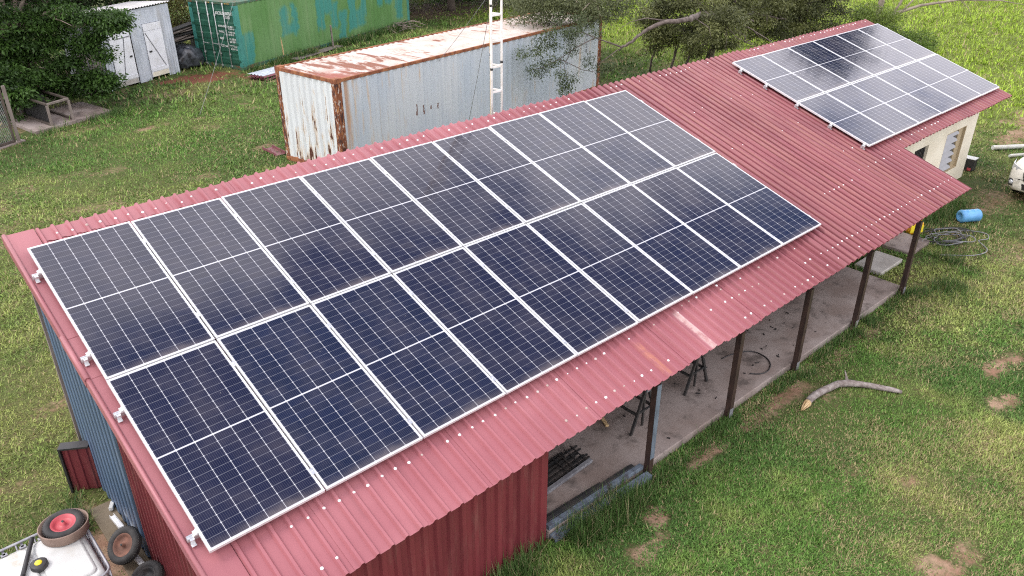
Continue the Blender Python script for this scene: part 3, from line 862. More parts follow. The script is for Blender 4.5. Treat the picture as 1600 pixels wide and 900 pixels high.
# ------------------------------------------------------------------ solar panels and rails
ORD = ['first', 'second', 'third', 'fourth', 'fifth', 'sixth', 'seventh', 'eighth', 'ninth']
def make_panel(Wd, Ht, mat, nm):
    t = thing('solar_panel', '', 'solar panel')
    fw, z0, z1 = .011, -.035, 0.0
    mb = MB()
    mb.box((0, 0, z0), (fw, Ht, z1)); mb.box((Wd - fw, 0, z0), (Wd, Ht, z1))
    mb.box((fw, 0, z0), (Wd - fw, fw, z1)); mb.box((fw, Ht - fw, z0), (Wd - fw, Ht, z1))
    off = Matrix.Translation((-Wd / 2, -Ht / 2, 0))
    mb.build('frame', M['alu'], t, off)
    mb = MB(); mb.box((fw, fw, -.008), (Wd - fw, Ht - fw, -.002))
    mb.build('glass', mat, t, off)
    return t
def place(t, u, v, jit=.006):
    P = rp(u, v)
    mt = RM.copy(); mt.translation = Vector(P)
    mt = mt @ Matrix.Rotation(random.uniform(-jit, jit), 4, 'X') @ Matrix.Rotation(random.uniform(-jit, jit), 4, 'Y')
    t.matrix_world = mt
PU, PV, PW, PH = 1.152, 2.272, 1.134, 2.250
pt = make_panel(PW, PH, M['panel_near'], 'near')
for r in range(2):
    for k in range(9):
        t = pt if (r == 0 and k == 0) else copy_tree(pt)
        place(t, k * PU + .009 + PW / 2, r * PV + .002 + PH / 2)
        nm = ORD[k] if k < 8 else 'last'
        tag(t, 'solar panel of the large near array, %s row, %s from the left' % ('upper' if r == 0 else 'lower', nm), 'solar panel', 'solar panels of the large near array')
FU0, FV0, FU, FV, FWD, FH = 13.852, .018, 1.1179, 1.7505, 1.098, 1.732
pt = make_panel(FWD, FH, M['panel_far'], 'far')
for r in range(2):
    for k in range(6):
        t = pt if (r == 0 and k == 0) else copy_tree(pt)
        place(t, FU0 + k * FU + .009 + FWD / 2, FV0 + r * FV + .002 + FH / 2)
        nm = ORD[k] if k < 5 else 'last'
        tag(t, 'pale-reflecting solar panel of the far array, %s row, %s from the left' % ('upper' if r == 0 else 'lower', nm), 'solar panel', 'solar panels of the far array')
def rail(u0, u1, v, label, group, gaps, ends):
    P = rp(u0, v); mt = RM.copy(); mt.translation = Vector(P)
    t = thing('mounting_rail', label, 'rail', group=group); t.matrix_world = mt
    L = u1 - u0; mb = MB()
    mb.box((0, -.020, -.090), (L, .020, -.040)); mb.box((.0, -.016, -.0395), (L, -.008, -.0365)); mb.box((.0, .008, -.0395), (L, .016, -.0365))
    mb.build('rail_bar', M['rail'], t, Matrix())
    for q in gaps:
        mb = MB(); mb.box((q - u0 - .0075, -.035, -.034), (q - u0 + .0075, .035, .0005)); mb.box((q - u0 - .017, -.035, .0015), (q - u0 + .017, .035, .0055))
        mb.lathe([(.0001, .014), (.006, .0135), (.006, .006)], (q - u0, 0, 0), (0, 0, 1), 8)
        mb.build('clamp', M['rail'], t, Matrix())
    for q, d in ends:
        mb = MB(); x = q - u0
        mb.box((min(x, x + d * .035), -.025, -.034), (max(x, x + d * .035), .025, -.010)); mb.box((min(x - d * .012, x + d * .012), -.025, .0015), (max(x - d * .012, x + d * .012), .025, .005))
        mb.box((min(x, x + d * .006), -.025, -.010), (max(x, x + d * .006), .025, .0015))
        mb.build('end_clamp', M['alu'], t, Matrix())
    x = .035
    while x < L:
        mb = MB(); mb.box((x - .02, -.045, PAN + .034), (x + .02, -.022, -.038)); mb.box((x - .022, -.075, PAN + .0345), (x + .022, -.045, PAN + .041))
        mb.build('foot', M['rail'], t, Matrix()); x += PITCHR * 7
nr = ['uppermost', 'second', 'third', 'lowest']
for i, v in enumerate((.42, 1.84, 2.68, 4.28)):
    rail(-.085, 10.44, v, 'aluminium rail under the large near array, %s%s' % (nr[i], '' if i in (0, 3) else ' from the ridge'), 'rails under the large near array',
         [k * PU for k in range(1, 9)], [(.008, -1), (9 * PU - .008, 1)])
nr = ['uppermost', 'second', 'third', 'fourth', 'lowest']
for i, v in enumerate((.30, .98, 1.79, 2.62, 3.40)):
    rail(13.77, 20.64, v, 'aluminium rail under the far array, %s%s' % (nr[i], '' if i in (0, 4) else ' from the ridge'), 'rails under the far array',
         [FU0 + k * FU for k in range(1, 6)], [(FU0 + .008, -1), (FU0 + 6 * FU - .008, 1)])

# ------------------------------------------------------------------ lattice mast
TB = np.array([8.25, 1.32, 0])
mast = thing('lattice_mast', 'slim white three-legged lattice mast rising behind the ridge of the maroon roof', 'mast', tuple(TB))
legs = [(8.12, 1.30), (8.365, 1.30), (8.30, 1.52)]
TH = 7.9
for i, (x, y) in enumerate(legs):
    mb = MB(); mb.tube([(x, y, -.05), (x, y, TH)], .021 if i < 2 else .024, 8)
    o = mb.build('leg', M['pole_white'] if i < 2 else M['pole_beige'], mast)
z = .31
while z < TH:
    mb = MB()
    for a in range(3):
        p, q = legs[a], legs[(a + 1) % 3]
        mb.bar((p[0], p[1], z), (q[0], q[1], z), .018, .034)
    mb.build('rung', M['pole_white'], mast); z += .452
mb = MB()
for z, rr in ((3.9, .027), (5.0, .027), (2.0, .027)):
    for i, (x, y) in enumerate(legs): mb.tube([(x, y, z - .02 + .1 * i), (x, y, z + .02 + .1 * i)], rr, 8)
mb.build('joint_sleeve', M['black'], mast)
for tz, an in ((5.25, (15.64, 14.27, 0)), (5.2, (10.6, 5.6, 0))):
    mb = MB(); a = np.array([8.22, 1.36, tz]); bq = np.array(an)
    if an[1] < -5: continue
    mb.tube([a + (bq - a) * k / 10 - np.array([0, 0, .10 * math.sin(math.pi * k / 10)]) for k in range(11)], .005, 5)
    mb.build('guy_wire', M['wire'], mast)

# ------------------------------------------------------------------ shipping containers
def trap(L, pitch, d, a0=0.0):
    pr = [(a0, 0.0)]; a = a0 + pitch * .25
    while a + pitch * .75 < L:
        pr += [(a, 0), (a + pitch * .24, -d), (a + pitch * .5, -d), (a + pitch * .74, 0)]; a += pitch
    pr.append((L, 0)); return pr
def container(t, MT, L, Wd, H, mats, doors_at_zero):
    CI = MT
    def bld(mb, nm, mat, par=None, bevel=0):
        return mb.build(nm, mat, par or t, Matrix(), bevel=bevel)
    pw = .20
    for y, sgn in ((0.0, 1), (Wd, -1)):
        mb = MB()
        pr = trap(L - pw, .278, .036, pw)
        mb.sheet(pr, .15, H - .09, (lambda q, y=y, sgn=sgn: (q[0], y + sgn * (.012 - q[2]), q[1])))
        bld(mb, 'side_panel', mats['side'])
    mb = MB(); mb.sheet(trap(L - .05, .21, .02, .05), .05, Wd - .05, lambda q: (q[0], q[1], H - .03 + q[2]))
    bld(mb, 'roof_panel', mats['top'])
    for x in (0, L):
        for y in (0, Wd):
            mb = MB(); x0 = 0 if x == 0 else L - pw; y0 = 0 if y == 0 else Wd - .16
            mb.box((x0, y0, .115), (x0 + pw, y0 + .16, H - .118)); bld(mb, 'corner_post', mats['post'], bevel=.012)
            for z in (0.0, H - .118):
                mb = MB(); x1 = -.005 if x == 0 else L - .203; y1 = -.005 if y == 0 else Wd - .177
                mb.box((x1, y1, z), (x1 + .208, y1 + .182, z + .118 + (.006 if z else 0)))
                bld(mb, 'corner_casting', mats['rail'], bevel=.01)
    for y in (0.005, Wd - .065):
        mb = MB(); mb.box((.17, y, H - .09), (L - .17, y + .06, H - .012)); bld(mb, 'top_rail', mats['rail'], bevel=.006)
        mb = MB(); mb.box((.17, y, .01), (L - .17, y + .06, .152)); bld(mb, 'bottom_rail', mats['rail'], bevel=.006)
    for x in (.004, L - .064):
        mb = MB(); mb.box((x, .13, H - .10), (x + .06, Wd - .13, H - .010)); bld(mb, 'header', mats['rail'], bevel=.006)
        mb = MB(); mb.box((x, .13, .01), (x + .06, Wd - .13, .152)); bld(mb, 'sill', mats['rail'], bevel=.006)
    blank = L if doors_at_zero else 0.0
    sg = -1 if doors_at_zero else 1
    mb = MB(); mb.sheet(trap(Wd - .12, .24, .036, .12), .15, H - .10, lambda q: (blank + sg * (.012 - q[2]), q[0], q[1]))
    bld(mb, 'end_panel', mats['end'])
    xd = 0.0 if doors_at_zero else L; sg = 1 if doors_at_zero else -1
    for dn, (y0, y1) in enumerate(((.13, Wd / 2 - .008), (Wd / 2 + .008, Wd - .13))):
        mb = MB(); A = lambda q: (xd + sg * q[0], q[1], q[2])
        mb.box((.030, y0, .16), (.055, y1, H - .11), fr=A)
        nh = 5; hh = (H - .27) / nh
        for i in range(nh):                       # raised horizontal ribs between the recesses
            z0 = .16 + i * hh
            prf = [(.030, z0 + .02), (.012, z0 + .07), (.012, z0 + hh * .52), (.030, z0 + hh * .52 + .05)]
            vs = [A((px, y, pz)) for y in (y0 + .05, y1 - .05) for px, pz in prf]
            mb.add(vs, [(0, 1, 5, 4), (1, 2, 6, 5), (2, 3, 7, 6), (0, 3, 2, 1), (4, 5, 6, 7)])
        d = bld(mb, 'door', mats['door'])
        for yy in ((y0 + .28, y1 - .12) if dn == 0 else (y0 + .14, y1 - .30)):
            yy = {(0, 0): .57, (0, 1): 1.06, (1, 0): 1.40, (1, 1): 1.88}[(dn, 0 if yy < (y0 + y1) / 2 else 1)]
            mb = MB(); mb.tube([A((-.022, yy, .06)), A((-.022, yy, H - .04))], .017, 8)
            for z in (.10, .55, 1.30, 2.0, H - .10): mb.box((-.03, yy - .035, z), (.012, yy + .035, z + .06), fr=A)
            bld(mb, 'lock_rod', mats['rod'], d)
            mb = MB(); s2 = .30 if yy > (y0 + y1) / 2 else .30
            mb.bar(A((-.035, yy, .95)), A((-.035, yy - .32, .93)), .03, .012); bld(mb, 'handle', mats['rod'], d)
        for z in (.30, .95, 1.6, 2.25):
            ye = y0 if dn == 0 else y1
            mb = MB(); mb.box((-.012, ye - .06, z), (.03, ye + .06, z + .09), fr=A); bld(mb, 'hinge', mats['door'], d)
    mb = MB(); mb.box((.08, .08, .10), (L - .08, Wd - .08, .15)); bld(mb, 'floor', M['dark_steel'])
    return t
K = .98
CL, CW_, CH = 12.192 * K, 2.438 * K, 2.591 * K
gt = thing('shipping_container', 'rusty white and blue-grey shipping container behind the maroon roof, paint flaking off its corner posts', 'container', (8.474, 7.571, 0))
gt.rotation_euler = (0, 0, .158)
container(gt, None, CL, CW_, CH, dict(side=M['gc_side'], top=M['gc_top'], end=M['gc_end'], post=M['gc_post'], rail=M['rust_strip'], door=M['gc_end'], rod=M['rust_strip']), False)
nt_ = thing('shipping_container', 'green shipping container with teal patches over its side and white-lettered doors', 'container', (12.023, 20.723, 0))
nt_.rotation_euler = (0, 0, .372)
container(nt_, None, CL, CW_, CH, dict(side=M['green_side'], top=M['green_rail'], end=M['green_side'], post=M['teal'], rail=M['green_rail'], door=M['green_door'], rod=M['rod']), True)
dg = None
def text_mesh(txt, size, mat, parent, mt, name='lettering'):
    cu = bpy.data.curves.new('lettering', 'FONT'); cu.body = txt; cu.size = size; cu.extrude = .0015; cu.offset = size * .035
    o = bpy.data.objects.new('tmp', cu); COL.objects.link(o)
    bpy.context.view_layer.update()
    me = bpy.data.meshes.new_from_object(o.evaluated_get(bpy.context.evaluated_depsgraph_get()))
    bpy.data.objects.remove(o); me.name = name
    me.materials.clear(); me.materials.append(mat)
    r = bpy.data.objects.new(name, me); COL.objects.link(r); r.parent = parent; r.matrix_local = mt
    return r
# door lettering, read facing -x: text runs towards -y
def door_text(txt, y, z, size, x=.0085):
    mt = Matrix(((0, 0, -1, x), (-1, 0, 0, y), (0, 1, 0, z), (0, 0, 0, 1)))
    text_mesh(txt, size, M['marking'], nt_, mt)
for txt, y, z, sz in (('KCSU 500517 6', 1.02, 2.06, .155), ('4310', .62, 1.92, .15), ('MAX.GR.', .98, 1.60, .10), ('30.480 KG', .50, 1.60, .085), ('67.200 LB', .50, 1.52, .08),
                      ('TARE', .98, 1.39, .10), ('3.900 KG', .50, 1.39, .085), ('8.600 LB', .50, 1.30, .08), ('NET', .98, 1.13, .11), ('26.580 KG', .50, 1.13, .095), ('58.600 LB', .50, 1.03, .095),
                      ('CU.CAP.', .98, .84, .10), ('67.7 CU.M', .50, .86, .085), ('2.390 CU.FT', .50, .76, .09)):
    door_text(txt, y, z, sz)
mb = MB()
for y in (.25, .31, .37, .44, 1.25, 1.33): mb.box((-.004, y, CH - .075), (.003, y + .035, CH - .045))
mb.build('paint_marks', M['orange_bit'], nt_, Matrix())
for i, ch in enumerate('4320'):
    mt = Matrix(((1, 0, 0, CL - .95), (0, 0, -1, .0095), (0, 1, 0, 1.95 - i * .17), (0, 0, 0, 1)))
    text_mesh(ch, .17, M['cable_grey'], gt, mt)
# wire from the green container down to the grass
mb = MB(); a = np.array([12.0, 20.7, CH]); bq = np.array([8.14, 15.8, 0])
mb.tube([a + (bq - a) * k / 8 - np.array([0, 0, .06 * math.sin(math.pi * k / 8)]) for k in range(9)], .006, 5)
tag(base(mb.build('stay_wire', M['wire']), bq), 'thin wire slanting from the corner of the green container to the grass', 'wire')

# ------------------------------------------------------------------ corrugated store shed with two white doors
SA = np.array([7.06, 20.85]); SD = np.array([3.01, 1.28]); SD = SD / np.linalg.norm(SD); SN = np.array([-SD[1], SD[0]])
st = thing('store_shed', 'small galvanised corrugated shed with two white doors beside the green container', 'shed', (SA[0], SA[1], 0))
st.rotation_euler = (0, 0, math.atan2(SD[1], SD[0]))
LS, HS, DS = 3.27, 2.60, 1.9
def sb(mb, nm, mat, par=None, **k): return mb.build(nm, mat, par or st, Matrix(), **k)
dr = [(.34, 1.27, .06, 1.95), (1.89, 2.75, .10, 2.02)]
segs = [(0, dr[0][0], 0, HS), (dr[0][1], dr[1][0], 0, HS), (dr[1][1], LS, 0, HS), (dr[0][0], dr[0][1], dr[0][3], HS), (dr[1][0], dr[1][1], dr[1][3], HS)]
for a0, a1, z0, z1 in segs:
    mb = MB(); mb.sheet(wave(a0, a1, .115, .014), z0, z1 - .03 - .04 * (1 - (a0 + a1) / 2 / LS), lambda q: (q[0], -q[2], q[1])); sb(mb, 'front_sheet', M['galv'])
for x in (0.01, LS - .01):
    mb = MB(); mb.sheet(wave(.02, DS, .115, .012), 0, HS - .14, lambda q: (x + q[2], q[0], q[1])); sb(mb, 'side_sheet', M['galv'])
mb = MB(); mb.sheet(wave(.02, LS, .115, .012), 0, HS - .2, lambda q: (q[0], DS + q[2], q[1])); sb(mb, 'back_sheet', M['galv'])
mb = MB(); mb.sheet(wave(-.06, LS + .06, .13, .018), -.10, DS + .1, lambda q: (q[0], q[1], HS + .035 - .075 * q[1] - .05 * (1 - q[0] / LS) + q[2])); sb(mb, 'roof', M['galv_roof'])
for i, (a0, a1, z0, z1) in enumerate(dr):
    mb = MB(); mb.box((a0 + .012, -.035, z0), (a1 - .012, .0, z1 - (0 if i == 0 else .27)))
    d = sb(mb, 'door', M['white_paint'], bevel=.006); d['label'] = 'left door with dark edge' if i == 0 else 'right door with panel above it'
    if i: mb = MB(); mb.box((a0 + .012, -.030, z1 - .26), (a1 - .012, .0, z1 - .01)); sb(mb, 'transom_board', M['white_paint'])
    mb = MB()
    if i == 0: mb.bar((a0 + .62, -.045, 1.70), (a0 + .36, -.045, .36), .022, .016, up=(0, 1, 0)); mb.bar((a0 + .3, -.045, 1.70), (a1 - .05, -.045, 1.72), .03, .016, up=(0, 1, 0))
    else: mb.bar((a0 + .05, -.045, 1.70), (a1 - .10, -.045, .38), .022, .016, up=(0, 1, 0))
    sb(mb, 'brace', M['cable_grey'], d)
    mb = MB(); mb.box((a0 + .04, -.055, z0 + .20), (a1 - .02, -.036, z0 + .32)); sb(mb, 'ledge', M['white_paint'], d)
    mb = MB(); mb.box((a1 - .2 if i == 0 else a0 + .08, -.065, 1.0), (a1 - .1 if i == 0 else a0 + .20, -.037, 1.05)); sb(mb, 'handle', M['black'], d)
    mb = MB(); mb.box((a0 + .04, -.041, z0 + .01), (a1 - .04, -.0365, z0 + .17)); sb(mb, 'kick_plate', M['concrete_pale'] if i == 0 else M['cream'], d)
mb = MB(); mb.box((dr[0][1] - .008, -.05, 0), (dr[0][1] + .022, -.02, dr[0][3])); sb(mb, 'door_post', M['black'])
mb = MB(); mb.box((-.045, -.035, 0), (-.006, .0, HS - .1)); sb(mb, 'corner_post', M['black'])
mb = MB()
for i in range(9):
    x = -1.0 + i * .105; mb.box((x, .05, 0), (x + .05, .075, 1.45))
for z in (.25, .75, 1.2): mb.box((-1.05, .077, z), (-.06, .10, z + .07))
f = thing('slat_fence', 'short grey slat fence half hidden by the dark tree, beside the corrugated shed', 'fence', (SA[0], SA[1], 0)); f.rotation_euler = st.rotation_euler
mb.build('slats', M['wood_grey'], f, Matrix()); mb = MB(); mb.box((-1.12, .04, 0), (-1.06, .10, 1.5)); mb.build('post', M['black'], f, Matrix())

# junk heap between the shed and the green container
jx, jy = 10.75, 23.0
mb = MB()
bmh = bmesh.new(); bmesh.ops.create_icosphere(bmh, subdivisions=3, radius=1.0)
vs = [np.array(v.co) for v in bmh.verts]; fs = [tuple(v.index for v in f_.verts) for f_ in bmh.faces]; bmh.free()
out = []
for v in vs:
    n = .12 * math.sin(5 * v[0] + 3 * v[2]) + .1 * math.sin(7 * v[1] - 2 * v[0]) + .07 * math.sin(11 * v[2] + 6 * v[1])
    out.append((jx - .1 + v[0] * .75 * (1 + n), jy + .1 + v[1] * .9 * (1 + n), max(-.02, .42 + v[2] * .50 * (1 + n))))
mb.add(out, fs, 0, True)
jt = thing('junk_heap', 'heap of dark crumpled sheeting between the corrugated shed and the green container', 'junk', (jx, jy, 0))
mb.build('tarp', M['tarp'], jt)
for i in range(7):
    a = random.uniform(-.25, .25); zz = 1.0 + .085 * i
    mb = MB(); c_, s_ = math.cos(a + .3), math.sin(a + .3)
    mb.bar((jx - .9 * c_, jy - .5 - .9 * s_ + .3, zz), (jx + .8 * c_, jy + .2 + .8 * s_, zz + .03), random.uniform(.25, .5), .03); mb.build('board', M['wood_grey'] if i % 3 else M['dark_steel'], jt)
mb = MB(); mb.box((jx - .85, jy - .3, .0), (jx - .78, jy + .9, 1.0)); mb.box((jx + .6, jy - .3, .0), (jx + .67, jy + .9, 1.0)); mb.build('trestle_support', M['black'], jt)

# ------------------------------------------------------------------ small things near the containers
for (x, y, h_, lab) in ((14.25, 21.64, .90, 'pale wooden stake standing nearer the doors of the green container'), (16.95, 22.21, .97, 'grey wooden stake standing mid-way along the green container')):
    mb = MB(); mb.bar((x, y, -.1), (x - .03, y + .02, h_), .075, .06); tag(base(mb.build('stake', M['wood_grey'] if h_ > .95 else M['wood_raw'], bevel=.01), (x, y, 0)), lab, 'stake', 'stakes by the green container')
t = thing('sheet_stack', 'small stack of old maroon roof sheets in the grass before the green container', 'roof sheets', (12.4, 19.2, 0))
for i in range(5):
    mb = MB(); a = .35 + random.uniform(-.1, .1); c_, s_ = math.cos(a), math.sin(a); ox, oy = random.uniform(-.08, .08), random.uniform(-.08, .08)
    mb.sheet(wall_ribs(-.40, .40, .1646, .03), -.75, .75, lambda q: (12.4 + ox + q[1] * c_ - q[0] * s_, 19.2 + oy + q[1] * s_ + q[0] * c_, .04 + .035 * i + q[2]))
    mb.build('sheet', M['mauve_sheet'] if i < 4 else M['galv'], t)
mb = MB(); mb.box((-.15, -.35, .01), (.10, .35, .10)); o = mb.build('steel_channel', M['mauve_sheet'], matrix=Matrix.Translation((8.12, 10.8, 0)) @ Matrix.Rotation(.2, 4, 'Z')) if False else None
mb = MB(); fr = lambda q: (8.15 + q[0], 10.75 + q[1], q[2])
mb.box((-.16, -.40, .02), (.14, .40, .03), fr=fr); mb.box((-.16, -.40, .03), (-.15, .40, .10), fr=fr); mb.box((.13, -.40, .03), (.14, .40, .10), fr=fr)
tag(base(mb.build('flashing_piece', M['mauve_sheet']), (8.15, 10.75, 0)), 'maroon folded flashing piece lying in grass beside the rusty container end', 'flashing')
t = thing('stick_pile', 'pile of bleached sticks by the far end of the green container', 'stick pile', (21.6, 23.8, 0))
for i in range(34):
    a = random.uniform(0, math.pi); l = random.uniform(.35, .9); x, y, zz = 21.6 + random.gauss(0, .42), 23.8 + random.gauss(0, .25), random.uniform(.02, .38)
    mb = MB(); dx, dy, dz = math.cos(a) * l * .5, math.sin(a) * l * .5, random.uniform(-.12, .12)
    mb.tube([(x - dx, y - dy, max(.015, zz - dz)), (x + random.uniform(-.04, .04), y + .03, zz + .02), (x + dx, y + dy, max(.015, zz + dz))], [.022, .018, .01], 5)
    mb.build('stick', M['bark_grey'] if i % 3 else M['wood_grey'], t)
mb = MB(); fr = lambda q: (15.9 + q[0] * .926 - q[1] * .378, 21.75 + q[0] * .378 + q[1] * .926, q[2])
mb.box((-1.6, -.22, .02), (1.5, .20, .06), fr=fr); tag(base(mb.build('plank', M['wood_grey'], bevel=.006), (15.9, 21.75, 0)), 'long grey plank lying at the foot of the green container', 'plank')

# kennel slab, frame and mesh gate at the left
mb = MB(); vs = [(3.30, 18.9), (3.63, 17.02), (6.12, 17.95), (5.74, 19.75)]
mb.add([(x, y, -.05) for x, y in vs] + [(x, y, .10) for x, y in vs], [(3, 2, 1, 0), (4, 5, 6, 7), (0, 1, 5, 4), (1, 2, 6, 5), (2, 3, 7, 6), (3, 0, 4, 7)])
tag(base(mb.build('concrete_slab', M['concrete'], bevel=.012), (4.7, 18.3, 0)), 'rough concrete slab under the dark tree at the left', 'slab')
t = thing('animal_cage', 'open wooden cage frame with dark mesh standing on the slab under the tree', 'cage', (4.2, 18, .1))
A, B = np.array([4.17, 17.30, .10]), np.array([4.86, 17.62, .10]); Dp = np.array([-.35, 1.75, 0]); Hc = np.array([0, 0, .62])
for p, q in ((A, A + Hc), (B, B + Hc), (A + Dp, A + Dp + Hc), (B + Dp, B + Dp + Hc)):
    mb = MB(); mb.bar(p, q, .07); mb.build('post', M['wood_grey'] if p is A or p is B else M['bark_dark'], t, bevel=.006)
for p, q in ((A + Hc, B + Hc), (A + Hc, A + Hc + Dp), (B + Hc, B + Hc + Dp), (A + Dp + Hc, B + Dp + Hc), (A, A + Dp), (B, B + Dp)):
    mb = MB(); mb.bar(p + [0, 0, .036], q + [0, 0, .036], .072, .06); mb.build('beam', M['wood_grey'] if abs(p[1] + q[1] - A[1] - B[1]) < .01 else M['bark_dark'], t, bevel=.006)
mb = MB()
for i in range(16):
    p = A + Dp * i / 15; mb.bar(p + [0, 0, .06], p + Hc, .007)
for i in range(6): mb.bar(A + [0, 0, .1 + .09 * i], A + Dp + [0, 0, .1 + .09 * i], .007)
mb.build('mesh', M['black'], t)
mb = MB(); mb.box((A[0] - .36, A[1] + 1.77, .10), (B[0] - .33, B[1] + 1.80, .70)); mb.build('shade_back', M['black'], t)  # black sheet added for the shaded inside of the cage
mb = MB(); dn = Dp / np.linalg.norm(Dp); sw = (B - A) / np.linalg.norm(B - A)
for p in (A - sw * .0 , ):
    q0 = p + sw * .05; vs = [q0 + dn * .05 + [0, 0, .05], q0 + Dp + [0, 0, .05], q0 + Dp + Hc * .98, q0 + dn * .05 + Hc * .98]; vs += [v + sw * .012 for v in vs]
    mb.add(vs, [(0, 1, 2, 3), (7, 6, 5, 4), (0, 4, 5, 1), (1, 5, 6, 2), (2, 6, 7, 3), (3, 7, 4, 0)])
mb.build('shade_side', M['black'], t)  # second added black sheet, cage shade painted along its side
gt2 = thing('mesh_gate', 'brown framed wire mesh gate at the left edge of the yard', 'gate', (3.06, 16.57, 0))
GD = np.array([-.89, -.455, 0]); G0 = np.array([3.06, 16.57, .02])
mb = MB(); mb.bar(G0, G0 + [0, 0, 1.62], .085); mb.build('post', M['wood_grey'], gt2, bevel=.008)
mb = MB()
for p, q in ((G0 + GD * .14, G0 + GD * .14 + [0, 0, 1.6]), (G0 + GD * 2.2, G0 + GD * 2.2 + [0, 0, 1.6]), (G0 + GD * .17 + [0, 0, .06], G0 + GD * 2.17 + [0, 0, .06]), (G0 + GD * .17 + [0, 0, 1.56], G0 + GD * 2.17 + [0, 0, 1.56])):
    mb.bar(p, q, .06)
mb.build('gate_frame', M['bark_dark'], gt2)
mb = MB()
for i in range(-26, 42):
    for s_ in (1, -1):
        a0 = i * .075; p0, p1 = a0, a0 + s_ * 1.5
        pts = []
        for tt in (0.0, 1.0): pts.append((a0 + s_ * 1.5 * tt, .08 + 1.46 * tt))
        (xa, za), (xb, zb) = pts
        if xa > xb: xa, za, xb, zb = xb, zb, xa, za
        lo, hi = .17, 2.17
        if xb < lo or xa > hi: continue
        if xa < lo: za += (zb - za) * (lo - xa) / (xb - xa); xa = lo
        if xb > hi: zb = za + (zb - za) * (hi - xa) / (xb - xa); xb = hi
        mb.bar(G0 + GD * xa + [0, 0, za], G0 + GD * xb + [0, 0, zb], .006)
mb.build('wire_mesh', M['cable_grey'], gt2)
mb = MB(); mb.bar(G0 + [.12, .08, -.02], G0 + GD * 2.3 + [0, -.05, -.02], .20, .07); mb.build('sill', M['concrete'], gt2)
mb = MB(); fr = lambda q: (G0[0] + GD[0] * q[0] + .455 * q[1] * -1, G0[1] + GD[1] * q[0] + .89 * q[1], q[2])
mb.box((.4, .35, .0), (1.9, 1.0, .75), fr=fr); tag(base(mb.build('feed_box', M['tarp'], bevel=.05), (2.0, 16.6, 0)), 'dark shiny box standing behind the mesh gate', 'box')

# ------------------------------------------------------------------ left foreground: tank, wheels, rails, framed panel
ibc = thing('water_tank', 'white plastic water tank in a metal cage with a black and yellow cap', 'water tank', (-1.1, -2.5, 0))
bx0, bx1, by0, by1, bz = -1.62, -.57, -3.0, -1.98, 1.06
def rrect(x0, x1, y0, y1, r, n=6):
    o = []
    for cx, cy, a0 in ((x1 - r, y1 - r, 0), (x0 + r, y1 - r, 90), (x0 + r, y0 + r, 180), (x1 - r, y0 + r, 270)):
        for i in range(n + 1):
            a = rad(a0 + 90 * i / n); o.append((cx + r * math.cos(a), cy + r * math.sin(a)))
    return o
def loft(mb, rings, mi=0, smooth=True, cap=True):
    n = len(rings[0]); vs = [p for r in rings for p in r]; fs = []
    for i in range(len(rings) - 1):
        for j in range(n): fs.append((i * n + j, i * n + (j + 1) % n, (i + 1) * n + (j + 1) % n, (i + 1) * n + j))
    mb.add(vs, fs, mi, smooth)
    if cap:
        o = len(mb.v) - len(vs); mb.f += [tuple(o + j for j in range(n))[::-1], tuple(o + (len(rings) - 1) * n + j for j in range(n))]; mb.mi += [mi] * 2; mb.sm += [False] * 2
mb = MB(); e = .03
rg = [[(x, y, z) for x, y in rrect(bx0 + e + d, bx1 - e - d, by0 + e + d, by1 - e - d, .10 - d * .5)] for z, d in ((.14, .03), (.17, 0), (bz - .10, 0), (bz - .05, .015), (bz - .03, .05))]
loft(mb, rg)
# raised pads of the moulded top
for x0, x1 in ((bx0 + .12, -1.10), (-1.06, bx1 - .09)):
    rg = [[(x, y, z) for x, y in rrect(x0 + d, x1 - d, by0 + .12 + d, by1 - .10 - d, .06)] for z, d in ((bz - .035, 0), (bz - .012, .004), (bz - .002, .025))]
    loft(mb, rg)
mb.build('tank', M['ibc'], ibc)
def ringbar(z, r=.012, nm='cage_tube'):
    mb = MB(); mb.tube([(x, y, z) for x, y in rrect(bx0, bx1, by0, by1, .09)], r, 8, closed=True); mb.build(nm, M['cage'], ibc)
for z in (bz + .005, .86, .64, .42, .20): ringbar(z, .014 if z > 1 else .010)
for k in range(6):
    x = bx0 + .1 + k * (bx1 - bx0 - .2) / 5
    for y in (by0, by1):
        mb = MB(); mb.tube([(x, y, .12), (x, y, bz)], .009, 8); mb.build('cage_tube', M['cage'], ibc)
    y = by0 + .1 + k * (by1 - by0 - .2) / 5
    for x in (bx0, bx1):
        mb = MB(); mb.tube([(x, y, .12), (x, y, bz)], .009, 8); mb.build('cage_tube', M['cage'], ibc)
for k in range(4):
    mb = MB(); x = bx0 + .15 + k * .17; mb.box((x - .012, by1 - .07, bz - .02), (x + .012, by1 + .004, bz - .012)); mb.box((x - .03, by1 - .085, bz - .03), (x + .03, by1 - .045, bz - .012)); mb.build('bracket', M['cage'], ibc)
for x in (bx0 + .02, (bx0 + bx1) / 2 - .05, bx1 - .12):
    mb = MB(); mb.box((x, by0, 0), (x + .1, by1, .12)); mb.build('pallet_foot', M['cage'], ibc)
cx, cy = -1.075, -2.46
mb = MB(); mb.lathe([(.0001, .05), (.070, .05), (.078, .044), (.080, .006), (.074, -.01)], (cx, cy, bz), (0, 0, 1), 32)
cap = mb.build('cap', M['black'], ibc)
mb = MB(); mb.lathe([(.0001, .064), (.028, .062), (.034, .055), (.035, .049)], (cx, cy, bz), (0, 0, 1), 20); mb.build('cap_centre', M['yellow'], cap)
PIPE = [np.array([-1.03, -2.04, bz + .03]), np.array([-1.235, -2.52, bz + .03])]
mb = MB(); mb.tube([PIPE[0], PIPE[1]], .022, 12); mb.tube([PIPE[1], PIPE[1] + (PIPE[1] - PIPE[0]) * .12], .026, 12)
